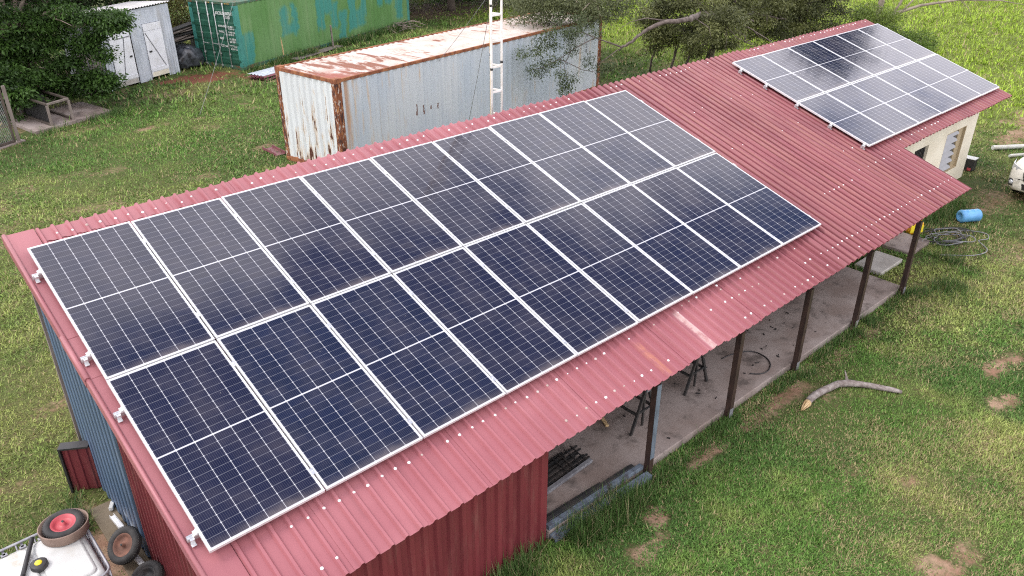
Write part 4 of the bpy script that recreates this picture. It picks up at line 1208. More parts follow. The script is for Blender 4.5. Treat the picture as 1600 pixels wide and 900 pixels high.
tag(base(mb.build('pipe', M['black']), (-1.18, -2.3, bz)), 'black pipe lying across the top of the white water tank', 'pipe')
tx, ty = -.745, -2.14
mb = MB(); mb.lathe([(.205, .012), (.225, .012), (.235, .11), (.238, .125), (.228, .125), (.212, .03), (.0001, .026)], (tx, ty, bz - .012), (.03, .06, 1), 36)
tag(base(mb.build('tub', M['tub']), (tx, ty, bz)), 'shallow brown tub on the corner of the white tank, holding a wheel', 'tub')
def wheel(name, label, c, ax, R, w, rimmat, group, spokes=False):
    t = thing(name, label, 'wheel', tuple(c), group); c = np.array(c, float); ax = np.array(ax, float); ax /= np.linalg.norm(ax)
    mb = MB(); ri = R * .56; pr = []
    for i in range(20):
        a = 2 * math.pi * i / 20
        pr.append(((R + ri) / 2 + (R - ri) / 2 * math.cos(a), w / 2 * math.copysign(abs(math.sin(a)) ** .8, math.sin(a))))
    mb.lathe(pr, c, ax, 40, closed=True)
    for j in range(48):
        an = 2 * math.pi * j / 48
        a = np.array([0, 0, 1.0]) if abs(ax[2]) < .9 else np.array([1.0, 0, 0])
        sx = np.cross(ax, a); sx /= np.linalg.norm(sx); sy = np.cross(ax, sx); d = math.cos(an) * sx + math.sin(an) * sy
        mb.bar(c + d * (R - .006) - ax * w * .28, c + d * (R - .006) + ax * w * .28, .009, .016, up=tuple(d))
    mb.build('tyre', M['rubber'], t)
    mb = MB()
    mb.lathe([(ri + .012, w * .36), (ri - .008, w * .34), (ri - .02, w * .12), (ri * .45, w * .02), (ri * .32, w * .10), (.022, w * .12), (.020, w * .5), (.0001, w * .52)], c, ax, 32)
    mb.lathe([(ri + .012, -w * .36), (ri - .008, -w * .34), (ri - .02, -w * .12), (ri * .45, -w * .02), (.0001, -w * .02)], c, ax, 32)
    r = mb.build('rim', rimmat, t)
    mb = MB(); mb.tube([c - ax * w * .5, c + ax * w * .62], .012, 10); mb.build('axle', M['dark_steel'], t)
wheel('wheelbarrow_wheel', 'black tyre with red rim lying in the brown tub on the white tank', (tx + .005, ty + .015, bz + .085), (-.02, -.10, 1), .195, .095, M['rim_red'], 'loose wheels by the blue wall')
wheel('wheelbarrow_wheel', 'black tyre with rusty rim leaning on the blue wall beside the tank', (-.215, -1.80, .245), (-.62, -.25, .74), .215, .10, M['rim_rust'], 'loose wheels by the blue wall')
wheel('wheelbarrow_wheel', 'black tyre cut by the lower edge of the photo against the blue wall', (-.20, -2.42, .20), (-.45, -.1, .88), .20, .10, M['dark_steel'], 'loose wheels by the blue wall')
for i, (a, bq, lab) in enumerate((((-.14, -1.06, .10), (-.10, -1.52, .07), 'short white aluminium channel against the blue wall above the leaning tyre'), ((-.16, -1.85, .07), (-.11, -2.36, .05), 'white aluminium channel below the leaning tyre along the blue wall'))):
    t = np.array(bq) - np.array(a); mb = MB()
    mb.bar(np.array(a), np.array(bq), .055, .008); mb.bar(np.array(a) + [-.025, 0, .02], np.array(bq) + [-.025, 0, .02], .006, .045); mb.bar(np.array(a) + [.025, 0, .02], np.array(bq) + [.025, 0, .02], .006, .045)
    mb.bar(np.array(a) + [.0, -.04, .045], np.array(bq) + [.0, .02, .045], .040, .006)
    tag(base(mb.build('aluminium_channel', M['alu']), a), lab, 'channel', 'channels by the blue wall')
mb = MB(); mb.bar((-.03, -.70, .02), (-.10, -.86, .06), .05, .05); tag(base(mb.build('pipe_offcut', M['ibc'], bevel=.008), (-.06, -.8, 0)), 'short white pipe offcut in weeds at the foot of the blue wall', 'pipe')
# wall foot slab and framed red panel
mb = MB(); mb.box((-.30, -3.2, -.05), (-.035, -.62, .012)); tag(base(mb.build('footing', M['slab_brown'], bevel=.01), (-.2, -2, 0)), 'muddy concrete footing along the blue wall', 'footing')
t = thing('framed_panel', 'dark red corrugated panel in a black frame standing beside the blue wall', 'panel', (-.19, -.2, 0))
A, B = np.array([-.36, -.12, 0]), np.array([-.055, -.31, 0]); D = (B - A) / np.linalg.norm(B - A); Nn = np.array([-D[1], D[0], 0]) * 1.0
if Nn[1] < 0: Nn = -Nn
L = np.linalg.norm(B - A); fr = lambda q: A + D * q[0] + Nn * q[1] + np.array([0, 0, q[2]])
mb = MB()
mb.box((0, -.01, -.02), (.025, .13, .70), fr=fr); mb.box((.025, -.01, .675), (L, .13, .70), fr=fr); mb.box((.025, .115, .0), (L, .13, .675), fr=fr)
mb.build('frame', M['black'], t)
mb = MB(); mb.sheet(wall_ribs(.028, L, .11, .018), .0, .672, lambda q: fr((q[0], .03 - q[2], q[1]))); mb.build('sheet', M['red_wall'], t)

# ------------------------------------------------------------------ under the verandah
def trestle(x0, x1, y, depth, zt, label):
    t = thing('trestle', label, 'trestle', ((x0 + x1) / 2, y + depth / 2, .10), 'trestles under the roof')
    xm = (x0 + x1) / 2
    for yy in (y, y + depth):
        for xx in (x0, x1):
            mb = MB(); mb.bar((xx, yy, .10), (xm + (xx - xm) * .08, yy, zt), .036, .036, up=(0, 1, 0)); mb.build('leg', M['dark_steel'], t)
        mb = MB(); mb.bar((xm, yy + .03, .12), (xm, yy + .03, zt), .028); mb.build('stay', M['dark_steel'], t)
        mb = MB(); k = .45; mb.bar((x0 + (xm - x0) * k, yy, .10 + (zt - .1) * k), (x1 + (xm - x1) * k, yy, .10 + (zt - .1) * k), .028, .02, up=(0, 1, 0)); mb.build('cross_bar', M['dark_steel'], t)
        mb = MB(); mb.box((xm - .04, yy - .03, zt - .07), (xm + .04, yy + .03, zt + .01)); mb.build('head_plate', M['cable_grey'], t)
    mb = MB(); mb.bar((xm, y - .08, zt + .03), (xm, y + depth + .08, zt + .03), .05, .05); mb.build('beam', M['dark_steel'], t)
    for xx in (x0, x1):
        k = .42; mb = MB(); px = xx + (xm - xx) * k * .92; mb.bar((px, y, .10 + (zt - .1) * k), (px, y + depth, .10 + (zt - .1) * k), .034, .03); mb.build('side_rail', M['dark_steel'], t)
trestle(5.80, 6.36, -4.30, 1.0, .80, 'dark steel trestle under the roof just left of the blue-grey post')
trestle(7.14, 7.70, -4.22, 1.0, .80, 'dark steel trestle under the roof between the blue-grey post and the next brown post')
trestle(8.35, 8.85, -3.62, .9, .80, 'dark steel trestle farther back under the roof behind the second post')
mb = MB(); pts = [(8.40, -4.02), (8.62, -4.05), (8.85, -4.14), (8.97, -4.27), (8.97, -4.45), (8.86, -4.62), (8.66, -4.71), (8.48, -4.68), (8.36, -4.56)]
mb.tube(smooth([(x, y, .112) for x, y in pts]), .010, 8); tag(base(mb.build('hose', M['cable_black']), (8.6, -4.4, .1)), 'black hose looped on the concrete floor beside the second post', 'hose')
mb = MB(); mb.bar((5.70, -3.95, .115), (5.85, -3.62, .125), .05, .03); tag(base(mb.build('wood_offcut', M['wood_raw'], bevel=.005), (5.8, -3.8, .1)), 'small light wood offcut on the floor behind the first trestle', 'offcut')
t = thing('rebar_bundle', 'bundle of dark steel bars on the floor beside the dark red wall', 'steel bars', (4.3, -4.1, .1))
for i in range(9):
    mb = MB(); y = -4.26 + i * .038 + random.uniform(-.01, .01); mb.bar((3.68, y - .02, .118 + .012 * (i % 2)), (4.82 + random.uniform(-.06, .25), y + .03, .118 + .012 * (i % 2)), .024, .02); mb.build('bar', M['dark_steel'], t)
for i in range(4):
    mb = MB(); x = 4.55 + i * .12; mb.bar((x, -4.28, .15), (x + .05, -3.93, .15), .012); mb.build('tie_bar', M['dark_steel'], t)
mb = MB(); mb.bar((3.68, -4.36, .125), (4.98, -4.30, .125), .06, .045); tag(base(mb.build('light_channel', M['cable_grey'], bevel=.004), (4.3, -4.33, .1)), 'grey steel channel on the floor next to the dark bars', 'channel')
for i, (y, w, h_, x1, mt, lab) in enumerate(((-4.66, .05, .05, 4.72, 'dark_steel', 'dark steel tube nearest the bars on the verandah edge'), (-4.72, .06, .07, 5.28, 'dark_steel', 'longer dark steel tube lying along the verandah edge'),
                                       (-4.79, .07, .06, 5.38, 'post_blue', 'blue-grey steel purlin lying along the verandah edge'))):
    mb = MB(); mb.bar((3.68, y, .10 + h_ / 2 + .002), (x1, y - .05, .10 + h_ / 2 + .002), w, h_); tag(base(mb.build('steel_purlin', M[mt], bevel=.004), (4.5, y, .1)), lab, 'steel purlin', 'steel sections along the verandah edge')
mb = MB(); mb.bar((3.66, -4.90, .06), (5.40, -4.96, .075), .09, .012); mb.bar((3.66, -4.945, .03), (5.40, -5.005, .035), .012, .085); mb.bar((3.66, -4.855, .03), (5.40, -4.915, .035), .012, .085)
tag(base(mb.build('steel_purlin', M['post_blue']), (4.5, -4.95, 0)), 'blue-grey steel channel lying in the grass outside the verandah edge', 'steel purlin', 'steel sections along the verandah edge')
t = thing('floor_debris', 'scatter of small dark offcuts on the concrete floor', 'debris', (9, -4.2, .1))
mb = MB()
for i in range(60):
    x, y = random.uniform(6.0, 11.0), random.uniform(-4.78, -2.8); a = random.uniform(0, 3.14); l = random.uniform(.008, .032)
    mb.bar((x - l * math.cos(a), y - l * math.sin(a), .108), (x + l * math.cos(a), y + l * math.sin(a), .108), random.uniform(.008, .022), .010)
mb.build('offcuts', M['black'], t)

# ------------------------------------------------------------------ right of the verandah
for (x0, x1, y0, y1, lab) in ((14.77, 15.72, -4.28, -3.66, 'grey concrete slab lying beside the yellow can'), (13.43, 14.38, -4.28, -3.72, 'pale concrete slab in the grass past the end of the verandah floor')):
    mb = MB(); mb.box((x0, y0, -.04), (x1, y1, .055)); tag(base(mb.build('paving_slab', M['concrete_pale'] if x0 < 14 else M['concrete'], bevel=.012), (x0 + .4, y0 + .3, 0)), lab, 'paving slab', 'slabs past the verandah')
t = thing('jerry_can', 'yellow plastic jerry can standing behind the last brown post', 'jerry can', (16.1, -3.92, 0))
fr = lambda q: (15.98 + .86 * (q[0] * .8 + q[1] * .6), -3.80 + .86 * (q[0] * -.6 + q[1] * .8), q[2] * .9)
mb = MB(); rg = [[fr((x, y, z)) for x, y in rrect(-.17 + d, .17 - d, -.11 + d, .11 - d, .045)] for z, d in ((.0, .012), (.02, 0), (.27, 0), (.32, .02), (.345, .05))]
loft(mb, rg); mb.build('body', M['can_shaded'], t)  # amber is the can's shaded side put into the colour
mb = MB(); mb.tube([fr((-.10, 0, .335)), fr((-.09, 0, .385)), fr((.02, 0, .39)), fr((.05, 0, .335))], .016, 8); mb.build('handle', M['yellow'], t)
mb = MB(); c0 = fr((.11, 0, .335)); mb.tube([c0, (c0[0], c0[1], .385)], .032, 14); mb.build('cap', M['yellow'], t)
mb = MB(); mb.box((-.165, -.113, .05), (.165, -.1115, .25), fr=fr); mb.build('side_panel', M['yellow'], t)  # yellow sheet added as the can's lit face
t = thing('blue_drum', 'light blue plastic drum lying on its side in the grass', 'drum', (17.5, -4.3, 0))
ax = np.array([.40, -.26, 0]); ax /= np.linalg.norm(ax)
mb = MB(); mb.lathe([(.0001, .035), (.07, .035), (.078, .0), (.115, -.004), (.142, .02), (.148, .05), (.140, .10), (.140, .15), (.145, .165), (.140, .18), (.140, .30), (.145, .315), (.140, .33), (.140, .40), (.148, .43), (.135, .47), (.0001, .475)], (17.33, -4.22, .145), ax, 36)
mb.build('body', M['drum_blue'], t)
t = thing('cable_heap', 'loose heap of grey and black cable in the grass beyond the last brown post', 'cable', (16.2, -4.4, 0))
for i in range(13):
    mb = MB(); cx, cy = 16.25 + random.gauss(0, .16), -4.38 + random.gauss(0, .10); r1, r2 = random.uniform(.28, .62), random.uniform(.18, .34); a0 = random.uniform(0, 6.28); sp = random.uniform(3.2, 6.2); zz = random.uniform(.015, .07)
    rot = random.uniform(-.9, -.2); pts = []
    for k in range(26):
        a = a0 + sp * k / 25; x, y = r1 * math.cos(a), r2 * math.sin(a)
        pts.append((cx + x * math.cos(rot) - y * math.sin(rot), cy + x * math.sin(rot) + y * math.cos(rot), zz + .02 * math.sin(a * 3)))
    mb.tube(pts, .009, 6); mb.build('cable_loop', M['cable_grey'] if i % 3 == 0 else M['cable_black'], t)
mb = MB(); pts = [(16.6, -4.35), (16.95, -4.62), (17.05, -4.92), (16.8, -5.05), (16.55, -4.95), (16.4, -5.08), (16.2, -5.25), (15.95, -5.27), (15.66, -5.15), (15.4, -4.9), (15.2, -4.7)]
mb.tube(smooth([(x, y, .03) for x, y in pts]), .010, 6); mb.build('cable_tail', M['cable_grey'], t)
t = thing('utility_box', 'small black box with white top against the far corner of the cream house', 'box', (21.25, -3.0, 0))
mb = MB(); mb.box((21.05, -3.10, 0), (21.31, -2.82, .33)); mb.build('body', M['black'], t, bevel=.02)
mb = MB(); mb.box((21.04, -3.11, .331), (21.32, -2.81, .345)); mb.build('lid', M['ibc'], t, bevel=.006)
mb = MB(); mb.box((21.037, -3.06, .03), (21.048, -2.97, .10)); mb.build('label_patch', M['rim_red'], t)
for a, bq, r, lab in (((23.45, -2.75, .07), (25.6, -4.25, .07), .065, 'long white pipe lying on the grass beyond the house'), ((23.1, -3.32, .05), (24.6, -4.15, .05), .045, 'white pipe lying on the grass just above the car')):
    mb = MB(); mb.tube([a, bq], r, 14); mb.lathe([(r, 0), (r - .008, 0), (r - .008, .08), (.0001, .08)], np.array(a) - .001 * np.array([1, -.6, 0]), np.array(bq) - np.array(a), 14)
    tag(base(mb.build('pipe', M['ibc']), a), lab, 'pipe', 'white pipes on the grass')

# fallen branch
t = thing('fallen_branch', 'broken grey branch with a pale splintered end lying on the lawn', 'branch', (9.1, -5.7, 0))
lp = [(8.37, -5.55), (8.51, -5.535), (8.66, -5.515), (8.84, -5.53), (9.02, -5.575), (9.18, -5.60), (9.34, -5.70), (9.46, -5.84), (9.54, -5.97), (9.62, -6.12), (9.70, -6.27), (9.74, -6.36)]
lr = [.050, .053, .056, .056, .055, .053, .056, .047, .044, .042, .039, .024]
mb = MB(); mb.tube([(x + random.uniform(-.008, .008), y + random.uniform(-.01, .01), r * .9 + .012 + random.uniform(0, .012)) for (x, y), r in zip(lp, lr)], lr, 12)
mb.tube([(9.32, -5.69, .10), (9.38, -5.62, .17), (9.41, -5.58, .21)], [.03, .014, .006], 6)
mb.build('bark', M['log_bark'], t)
mb = MB()
for i in range(11):
    a = 2 * math.pi * i / 11; y, z = .035 * math.cos(a), .035 * math.sin(a)
    tip = random.uniform(.05, .19); mb.tube([(8.39, -5.55 + y * 1.2, .07 + z * 1.2), (8.37 - tip, -5.565 + y * .5, .06 + z * .4 - .02)], [.020, .004], 5)
mb.tube([(8.40, -5.55, .07), (8.355, -5.556, .068)], [.056, .05], 12)
mb.build('splintered_end', M['wood_raw'], t)

# ------------------------------------------------------------------ car at the right edge
car = thing('car', 'pearl white car cut off by the right edge, its front corner showing', 'car', (20.2, -5.5, 0))
HD = np.array([-.985, .17, 0]); HD /= np.linalg.norm(HD); WD_ = np.array([HD[1], -HD[0], 0]) * -1   # WD_: towards the car's own left when looking forward reversed
WD_ = np.array([-.17, -.985, 0]); WD_ /= np.linalg.norm(WD_)
F0 = np.array([19.40, -5.13, 0.0])
ct = lambda q: F0 - HD * q[0] + WD_ * q[1] + np.array([0, 0, q[2]])      # q = (back, sideways, up)
def sec(x, hw, zl, zh, crown=.03):
    h_ = [(0, zl), (hw * .86, zl), (hw * .97, zl + .07), (hw, zl + .22), (hw, (zl + zh) / 2), (hw * .975, zh - .14), (hw * .90, zh - .04), (hw * .72, zh), (hw * .4, zh + crown * .7), (0, zh + crown)]
    ring = h_ + [(-y, z) for y, z in h_[-2:0:-1]]
    return [ct((x, y, z)) for y, z in ring]
mb = MB()
loft(mb, [sec(x, hw, zl, zh) for x, hw, zl, zh in ((.00, .50, .40, .78), (.03, .66, .34, .84), (.10, .78, .30, .90), (.24, .87, .28, .97), (.50, .905, .28, 1.02), (1.0, .92, .28, 1.06), (1.35, .925, .28, 1.09), (2.2, .93, .28, 1.10), (3.6, .93, .28, 1.09), (4.5, .91, .30, 1.06), (4.75, .86, .36, 1.0))])
mb.build('body', M['car'], car)
mb = MB()
cs = []
for x, hw, zh in ((1.15, .78, 1.10), (1.75, .72, 1.52), (2.1, .69, 1.66), (3.0, .69, 1.70), (4.0, .70, 1.66), (4.6, .80, 1.12)):
    cs.append([ct((x, y, z)) for y, z in ((hw + .08, 1.06), (hw + .04, 1.06 + (zh - 1.06) * .5), (hw, zh - .03), (hw * .8, zh), (-hw * .8, zh), (-hw, zh - .03), (-hw - .04, 1.06 + (zh - 1.06) * .5), (-hw - .08, 1.06))])
loft(mb, cs); mb.build('windows', M['car_glass'], car)
mb = MB(); cs = []
for x, hw, zh in ((1.9, .66, 1.60), (2.1, .67, 1.685), (3.0, .67, 1.725), (4.0, .68, 1.685), (4.2, .68, 1.58)):
    cs.append([ct((x, y, z)) for y, z in ((hw, zh - .04), (hw * .8, zh), (-hw * .8, zh), (-hw, zh - .04), (-hw * .8, zh - .05), (hw * .8, zh - .05))])
loft(mb, cs); mb.build('roof', M['car'], car)
mb = MB()
loft(mb, [[ct((x, y, z)) for y, z in ((-.42, .60), (-.46, .80), (.46, .80), (.42, .60))] for x in (-.035, .06)]); mb.build('grille', M['car_dark'], car)
for z in (.66, .74):
    mb = MB(); mb.bar(ct((-.045, -.42, z)), ct((-.045, .42, z)), .015, .02); mb.build('grille_bar', M['chrome'], car)
mb = MB(); loft(mb, [[ct((x, y, z)) for y, z in ((-.40, .38), (-.44, .52), (.44, .52), (.40, .38))] for x in (-.012, .06)]); mb.build('lower_intake', M['car_dark'], car)
for s_ in (-1, 1):
    mb = MB()
    loft(mb, [[ct(q) for q in r] for r in (
        [(.020, s_ * .52, .72), (.030, s_ * .52, .83), (.075, s_ * .66, .87), (.060, s_ * .66, .74)],
        [(.060, s_ * .68, .735), (.075, s_ * .68, .875), (.185, s_ * .80, .90), (.150, s_ * .80, .75)],
        [(.190, s_ * .84, .76), (.20, s_ * .84, .90), (.46, s_ * .915, .93), (.40, s_ * .925, .84)])], smooth=False)
    mb.build('headlight', M['lamp_glass'], car)
    mb = MB(); mb.box((.00, s_ * .66 - .11, .40), (.13, s_ * .66 + .11, .56), fr=lambda q: ct((q[0] + abs(q[1]) * .16 - .07, q[1], q[2]))); mb.build('bumper_recess', M['car_dark'], car)
    mb = MB(); mb.lathe([(.0001, .03), (.035, .028), (.048, .02), (.052, 0)], ct((.035, s_ * .70, .49)), HD + WD_ * s_ * .35, 18); mb.build('fog_lamp', M['lamp_glass'], car)
    for x in (.95, 3.75):
        c = ct((x, s_ * .84, .36)); w_ = thing('wheel', '', '') if False else None
        mb = MB(); mb.lathe([(.20, -.10), (.33, -.11), (.36, -.08), (.36, .08), (.33, .11), (.20, .10)], c, WD_ * s_, 32, closed=True); ty_ = mb.build('wheel', M['rubber'], car)
        mb = MB(); mb.lathe([(.215, .10), (.20, .06), (.07, .05), (.05, .09), (.0001, .09)], c, WD_ * s_, 24); mb.build('rim', M['chrome'], ty_)
        mb = MB(); mb.lathe([(.0001, .072), (.42, .072), (.42, .062), (.0001, .062)], ct((x, s_ * .855, .40)), WD_ * s_, 28); mb.build('wheel_arch', M['car_dark'], car)
    mb = MB(); mb.box((1.45, s_ * .98 - .09, 1.10), (1.60, s_ * .98 + .09, 1.26), fr=ct); mb.build('mirror', M['car'], car, bevel=.03)

# ------------------------------------------------------------------ trees
def leaf_cloud(centres, spread, per, size, lo, hi, flat=.5, droop=.25, elong=2.0, seed=0, clumpvar=.6, sizes=None):
    r = np.random.default_rng(seed)
    c = np.asarray(centres, float); n = len(c); N = n * per
    sp = np.broadcast_to(np.asarray(spread, float), (n,)).repeat(per)[:, None]
    g = r.normal(size=(N, 3)) * np.array([1, 1, flat]) * .55
    pos = c.repeat(per, 0) + g * sp
    out = g / (np.linalg.norm(g, axis=1, keepdims=True) + 1e-6)
    d = out * .8 + r.normal(size=(N, 3)) * .6; d[:, 2] -= droop; d /= np.linalg.norm(d, axis=1, keepdims=True)
    nrm = r.normal(size=(N, 3)) * .7 + np.array([0, 0, 1.0]); sd_ = np.cross(d, nrm); sd_ /= np.linalg.norm(sd_, axis=1, keepdims=True) + 1e-6
    L = size * r.uniform(.6, 1.4, (N, 1)); Wd = L / elong
    v = np.stack([pos, pos + d * L * .5 + sd_ * Wd * .5, pos + d * L, pos + d * L * .5 - sd_ * Wd * .5], 1).reshape(-1, 3)
    t = (clumpvar * r.random(n).repeat(per) + (1 - clumpvar) * r.random(N))[:, None]
    tint = np.array(lo) * (1 - t) + np.array(hi) * t
    tint = tint.repeat(4, 0)
    f = np.arange(N * 4).reshape(-1, 4)
    return v, f, tint
def crown_mesh(parent, clouds, name='crown'):
    vs, fs, ts = [], [], []; o = 0
    for v, f, t in clouds: vs.append(v); fs.append(f + o); ts.append(t); o += len(v)
    ob = np_mesh(name, np.concatenate(vs) - np.array(parent.location), np.concatenate(fs), M['leaf'], tint=np.concatenate(ts))
    ob.parent = parent; return ob
def ellipsoid(c, r, n, seed, shell=.55, zmin=None):
    q = np.random.default_rng(seed); g = q.normal(size=(n, 3)); g /= np.linalg.norm(g, axis=1, keepdims=True)
    p = np.array(c) + g * np.array(r) * (shell + (1 - shell) * q.random((n, 1)))
    if zmin is not None: p[:, 2] = np.maximum(p[:, 2], zmin + q.random(n) * .3)
    return p
def limbs(mb, basep, fork, tips, r0, seed, kink=.15, n=7):
    q = random.Random(seed); bp, fp = np.array(basep, float), np.array(fork, float)
    k = 6; pts = [bp + (fp - bp) * i / k + np.array([q.gauss(0, kink * .4), q.gauss(0, kink * .4), 0]) * (0 if i == 0 else 1) for i in range(k + 1)]
    mb.tube(pts, [r0 * (1.25 if i == 0 else 1 - .3 * i / k) for i in range(k + 1)], 10)
    for tip in tips:
        tip = np.array(tip, float); st_ = pts[-1 - q.randint(0, 1)]; m = 7; pp = []
        for i in range(m + 1):
            a = i / m; w = st_ + (tip - st_) * a + np.array([0, 0, 1]) * .18 * np.linalg.norm(tip - st_) * math.sin(math.pi * a) * .6
            if 0 < i < m: w = w + np.array([q.gauss(0, kink), q.gauss(0, kink), q.gauss(0, kink)]) * .6
            pp.append(w)
        rr = r0 * .55; mb.tube(pp, [rr * (1 - .82 * i / m) for i in range(m + 1)], n)
        for _ in range(3):
            i = q.randint(2, m - 1); e = pp[i] + np.array([q.gauss(0, .5), q.gauss(0, .5), q.gauss(-.05, .3)]) * .9
            mb.tube([pp[i], (pp[i] + e) / 2 + np.array([q.gauss(0, .06), q.gauss(0, .06), .05]), e], [rr * .3, rr * .2, rr * .08], 5)
LIMIT = None
def tree(name, label, loc, fork_h, crown_c, crown_r, nclump, spread, per, size, lo, hi, r0=.16, seed=1, flat=.5, droop=.25, elong=2.0, shell=.55, zmin=None, extra=None, bark='bark_dark', group=None, ntips=14, cat='tree', keep=None):
    t = thing(name, label, cat, loc, group)
    c = ellipsoid(crown_c, crown_r, nclump, seed, shell, zmin)
    if extra is not None: c = np.concatenate([c, np.array(extra, float)])
    if keep is not None: c = c[keep(c)]
    mb = MB(); q = random.Random(seed)
    limbs(mb, (loc[0], loc[1], -.1), (loc[0] + (crown_c[0] - loc[0]) * .4, loc[1] + (crown_c[1] - loc[1]) * .4, fork_h), [c[q.randrange(len(c))] for _ in range(ntips)], r0, seed)
    mb.build('trunk', M[bark], t)
    crown_mesh(t, [leaf_cloud(c, spread, per, size, lo, hi, flat, droop, elong, seed)])
    return t
# dense tree at the left, its boughs reaching over the corrugated shed
ex = [(5.76, 19.1, 3.1), (6.4, 18.6, 3.0), (7.0, 18.0, 2.95), (7.15, 17.9, 2.75), (6.7, 18.3, 2.5), (6.3, 18.7, 2.3), (5.3, 19.5, 2.2), (5.6, 19.2, 1.6), (6.0, 18.9, 1.2), (6.2, 18.7, .8), (5.7, 19.2, .9), (5.1, 19.6, .8), (6.1, 18.8, .55),
      (4.4, 20.3, 1.8), (4.2, 20.6, 1.2), (3.9, 20.8, .9), (4.8, 19.9, 1.1), (5.4, 19.3, 2.7), (4.9, 19.7, 2.9), (6.6, 18.4, 2.9), (6.9, 18.1, 2.6), (6.8, 18.2, 2.85), (3.3, 18.8, 1.1), (3.6, 18.7, 1.0), (3.8, 18.4, .9), (3.2, 18.9, 1.5), (3.7, 18.9, 1.5), (4.2, 19.0, 1.3), (4.6, 19.2, 1.2), (5.0, 19.3, 1.0), (3.5, 19.2, .6), (4.0, 19.4, .8), (4.6, 19.6, .7),
      (5.4, 19.5, .5), (5.9, 19.0, .7), (6.4, 18.7, 1.0), (6.5, 18.5, 1.5), (6.6, 18.4, 2.0), (6.2, 18.8, 1.8), (5.9, 19.1, 2.0), (5.5, 19.4, 1.4), (3.2, 20.0, 2.4), (3.0, 20.0, 3.0)]
rr_ = np.random.default_rng(5); ex = [np.array(p) + rr_.normal(size=3) * .16 for p in ex for _ in range(4)]
tree('broadleaf_tree', 'dense dark green tree whose boughs hang over the cage and the corrugated shed', (4.2, 21.0, 0), 1.6, (4.2, 20.8, 3.5), (2.6, 2.2, 2.6), 240, .36, 230, .115, (.013, .030, .009), (.075, .155, .028), .20, 3, .30, .4, 2.3, .5, .9, ex, 'bark_grey', ntips=18, keep=lambda c: (.74 * c[:, 0] - .67 * c[:, 1] < -7.55 + np.where((c[:, 2] > 2.45) & (c[:, 2] < 3.2), .75, 0) + np.where(c[:, 2] < 1.1, .15, 0)))
tree('broadleaf_tree', 'tall dark tree standing behind the corrugated shed', (8.0, 26.5, 0), 1.8, (8.2, 26.0, 4.0), (4.0, 2.0, 3.2), 130, .75, 150, .17, (.010, .022, .008), (.040, .075, .020), .22, 8, .5, .25, 1.9, .5, .6, bark='bark_dark')
tree('shrub', 'olive yellow bush in the gap between the corrugated shed and the green container', (11.4, 27.0, 0), .5, (11.4, 26.6, 1.5), (1.6, 1.2, 1.6), 50, .5, 140, .10, (.05, .055, .015), (.17, .16, .04), .08, 12, .6, .1, 1.9, .4, .1, cat='bush', ntips=8)
# dark wood behind the yard
for i, (x, y, rx, h_, sd_) in enumerate(((24.5, 31.0, 3.6, 3.2, 21), (29.5, 29.8, 3.4, 3.0, 22), (33.4, 25.2, 3.2, 3.0, 23), (15.5, 31.5, 4.6, 4.2, 24))):
    tree('broadleaf_tree', ['dark shady tree beyond the far end of the green container', 'dark shady tree in the gap between the two containers and the acacia', 'dark tree right of the shady gap, behind the acacia', 'dark tree hidden behind the roof of the green container'][i],
         (x, y, 0), 1.6, (x, y, h_), (rx, rx * .7, 3.0), 170, .8, 170, .19, (.007, .013, .005), (.030, .050, .016), .25, sd_, .55, .2, 1.9, .4, .5, group='dark trees behind the yard')
tree('broadleaf_tree', 'spreading shade tree whose canopy darkens the ground beyond the green container', (27.2, 26.8, 0), 2.6, (25.6, 25.6, 5.0), (5.2, 4.0, 1.6), 170, .9, 190, .20, (.008, .015, .006), (.035, .06, .018), .24, 27, .5, .2, 1.9, .15, 3.2)
T4X = [(17.0, 10.2, 2.95), (17.3, 9.95, 3.25), (17.5, 9.8, 2.7), (17.9, 9.4, 3.05), (18.3, 9.0, 2.8), (18.4, 9.0, 3.35), (18.8, 8.6, 3.15), (18.8, 8.6, 2.75), (19.3, 8.2, 3.1), (19.7, 7.9, 3.3), (17.8, 9.5, 3.35), (19.0, 9.6, 3.1), (19.6, 9.4, 3.3), (20.2, 10.2, 3.0), (20.5, 10.8, 2.8), (21.2, 11.6, 2.6), (20.8, 12.0, 2.3), (22.0, 12.0, 2.2)]
# feathery acacia behind and over the far end of the rusty container
ex = T4X
ex = [np.array(p) + rr_.normal(size=3) * .25 for p in ex for _ in range(3)]
tree('acacia_tree', 'feathery olive acacia leaning over the far end of the rusty container', (23.0, 15.0, 0), 1.8, (22.2, 13.6, 2.7), (2.2, 1.6, 1.4), 70, .46, 400, .092, (.034, .047, .018), (.15, .17, .07), .14, 31, .45, .35, 3.0, .5, 1.6, ex, 'bark_grey', ntips=14)
# the big acacia right of centre with the bough in front of the container
bt = thing('acacia_tree', 'big dark acacia behind the ridge with a thick grey bough reaching left over the container', 'tree', (25.6, 8.6, 0))
mb = MB()
limbs(mb, (25.6, 8.6, -.1), (25.4, 8.2, 1.7), [(23.2, 8.4, 3.0), (24.6, 6.9, 3.2), (27.0, 7.5, 3.4), (26.5, 9.8, 3.2), (24.2, 9.8, 3.4), (25.0, 6.4, 2.2), (27.5, 6.5, 2.0), (23.4, 8.8, 1.6), (24.0, 7.9, 1.3), (25.9, 6.9, 1.2)], .17, 41)
for bx in ((23.7, 9.9), (24.0, 9.2), (24.4, 9.5), (24.9, 9.2), (25.3, 9.4)):
    mb.tube([(bx[0], bx[1], -.05), (bx[0] + random.uniform(-.1, .2), bx[1] - .1, .5), (bx[0] + random.uniform(-.2, .4), bx[1] - .3, 1.3)], [.05, .04, .02], 6)
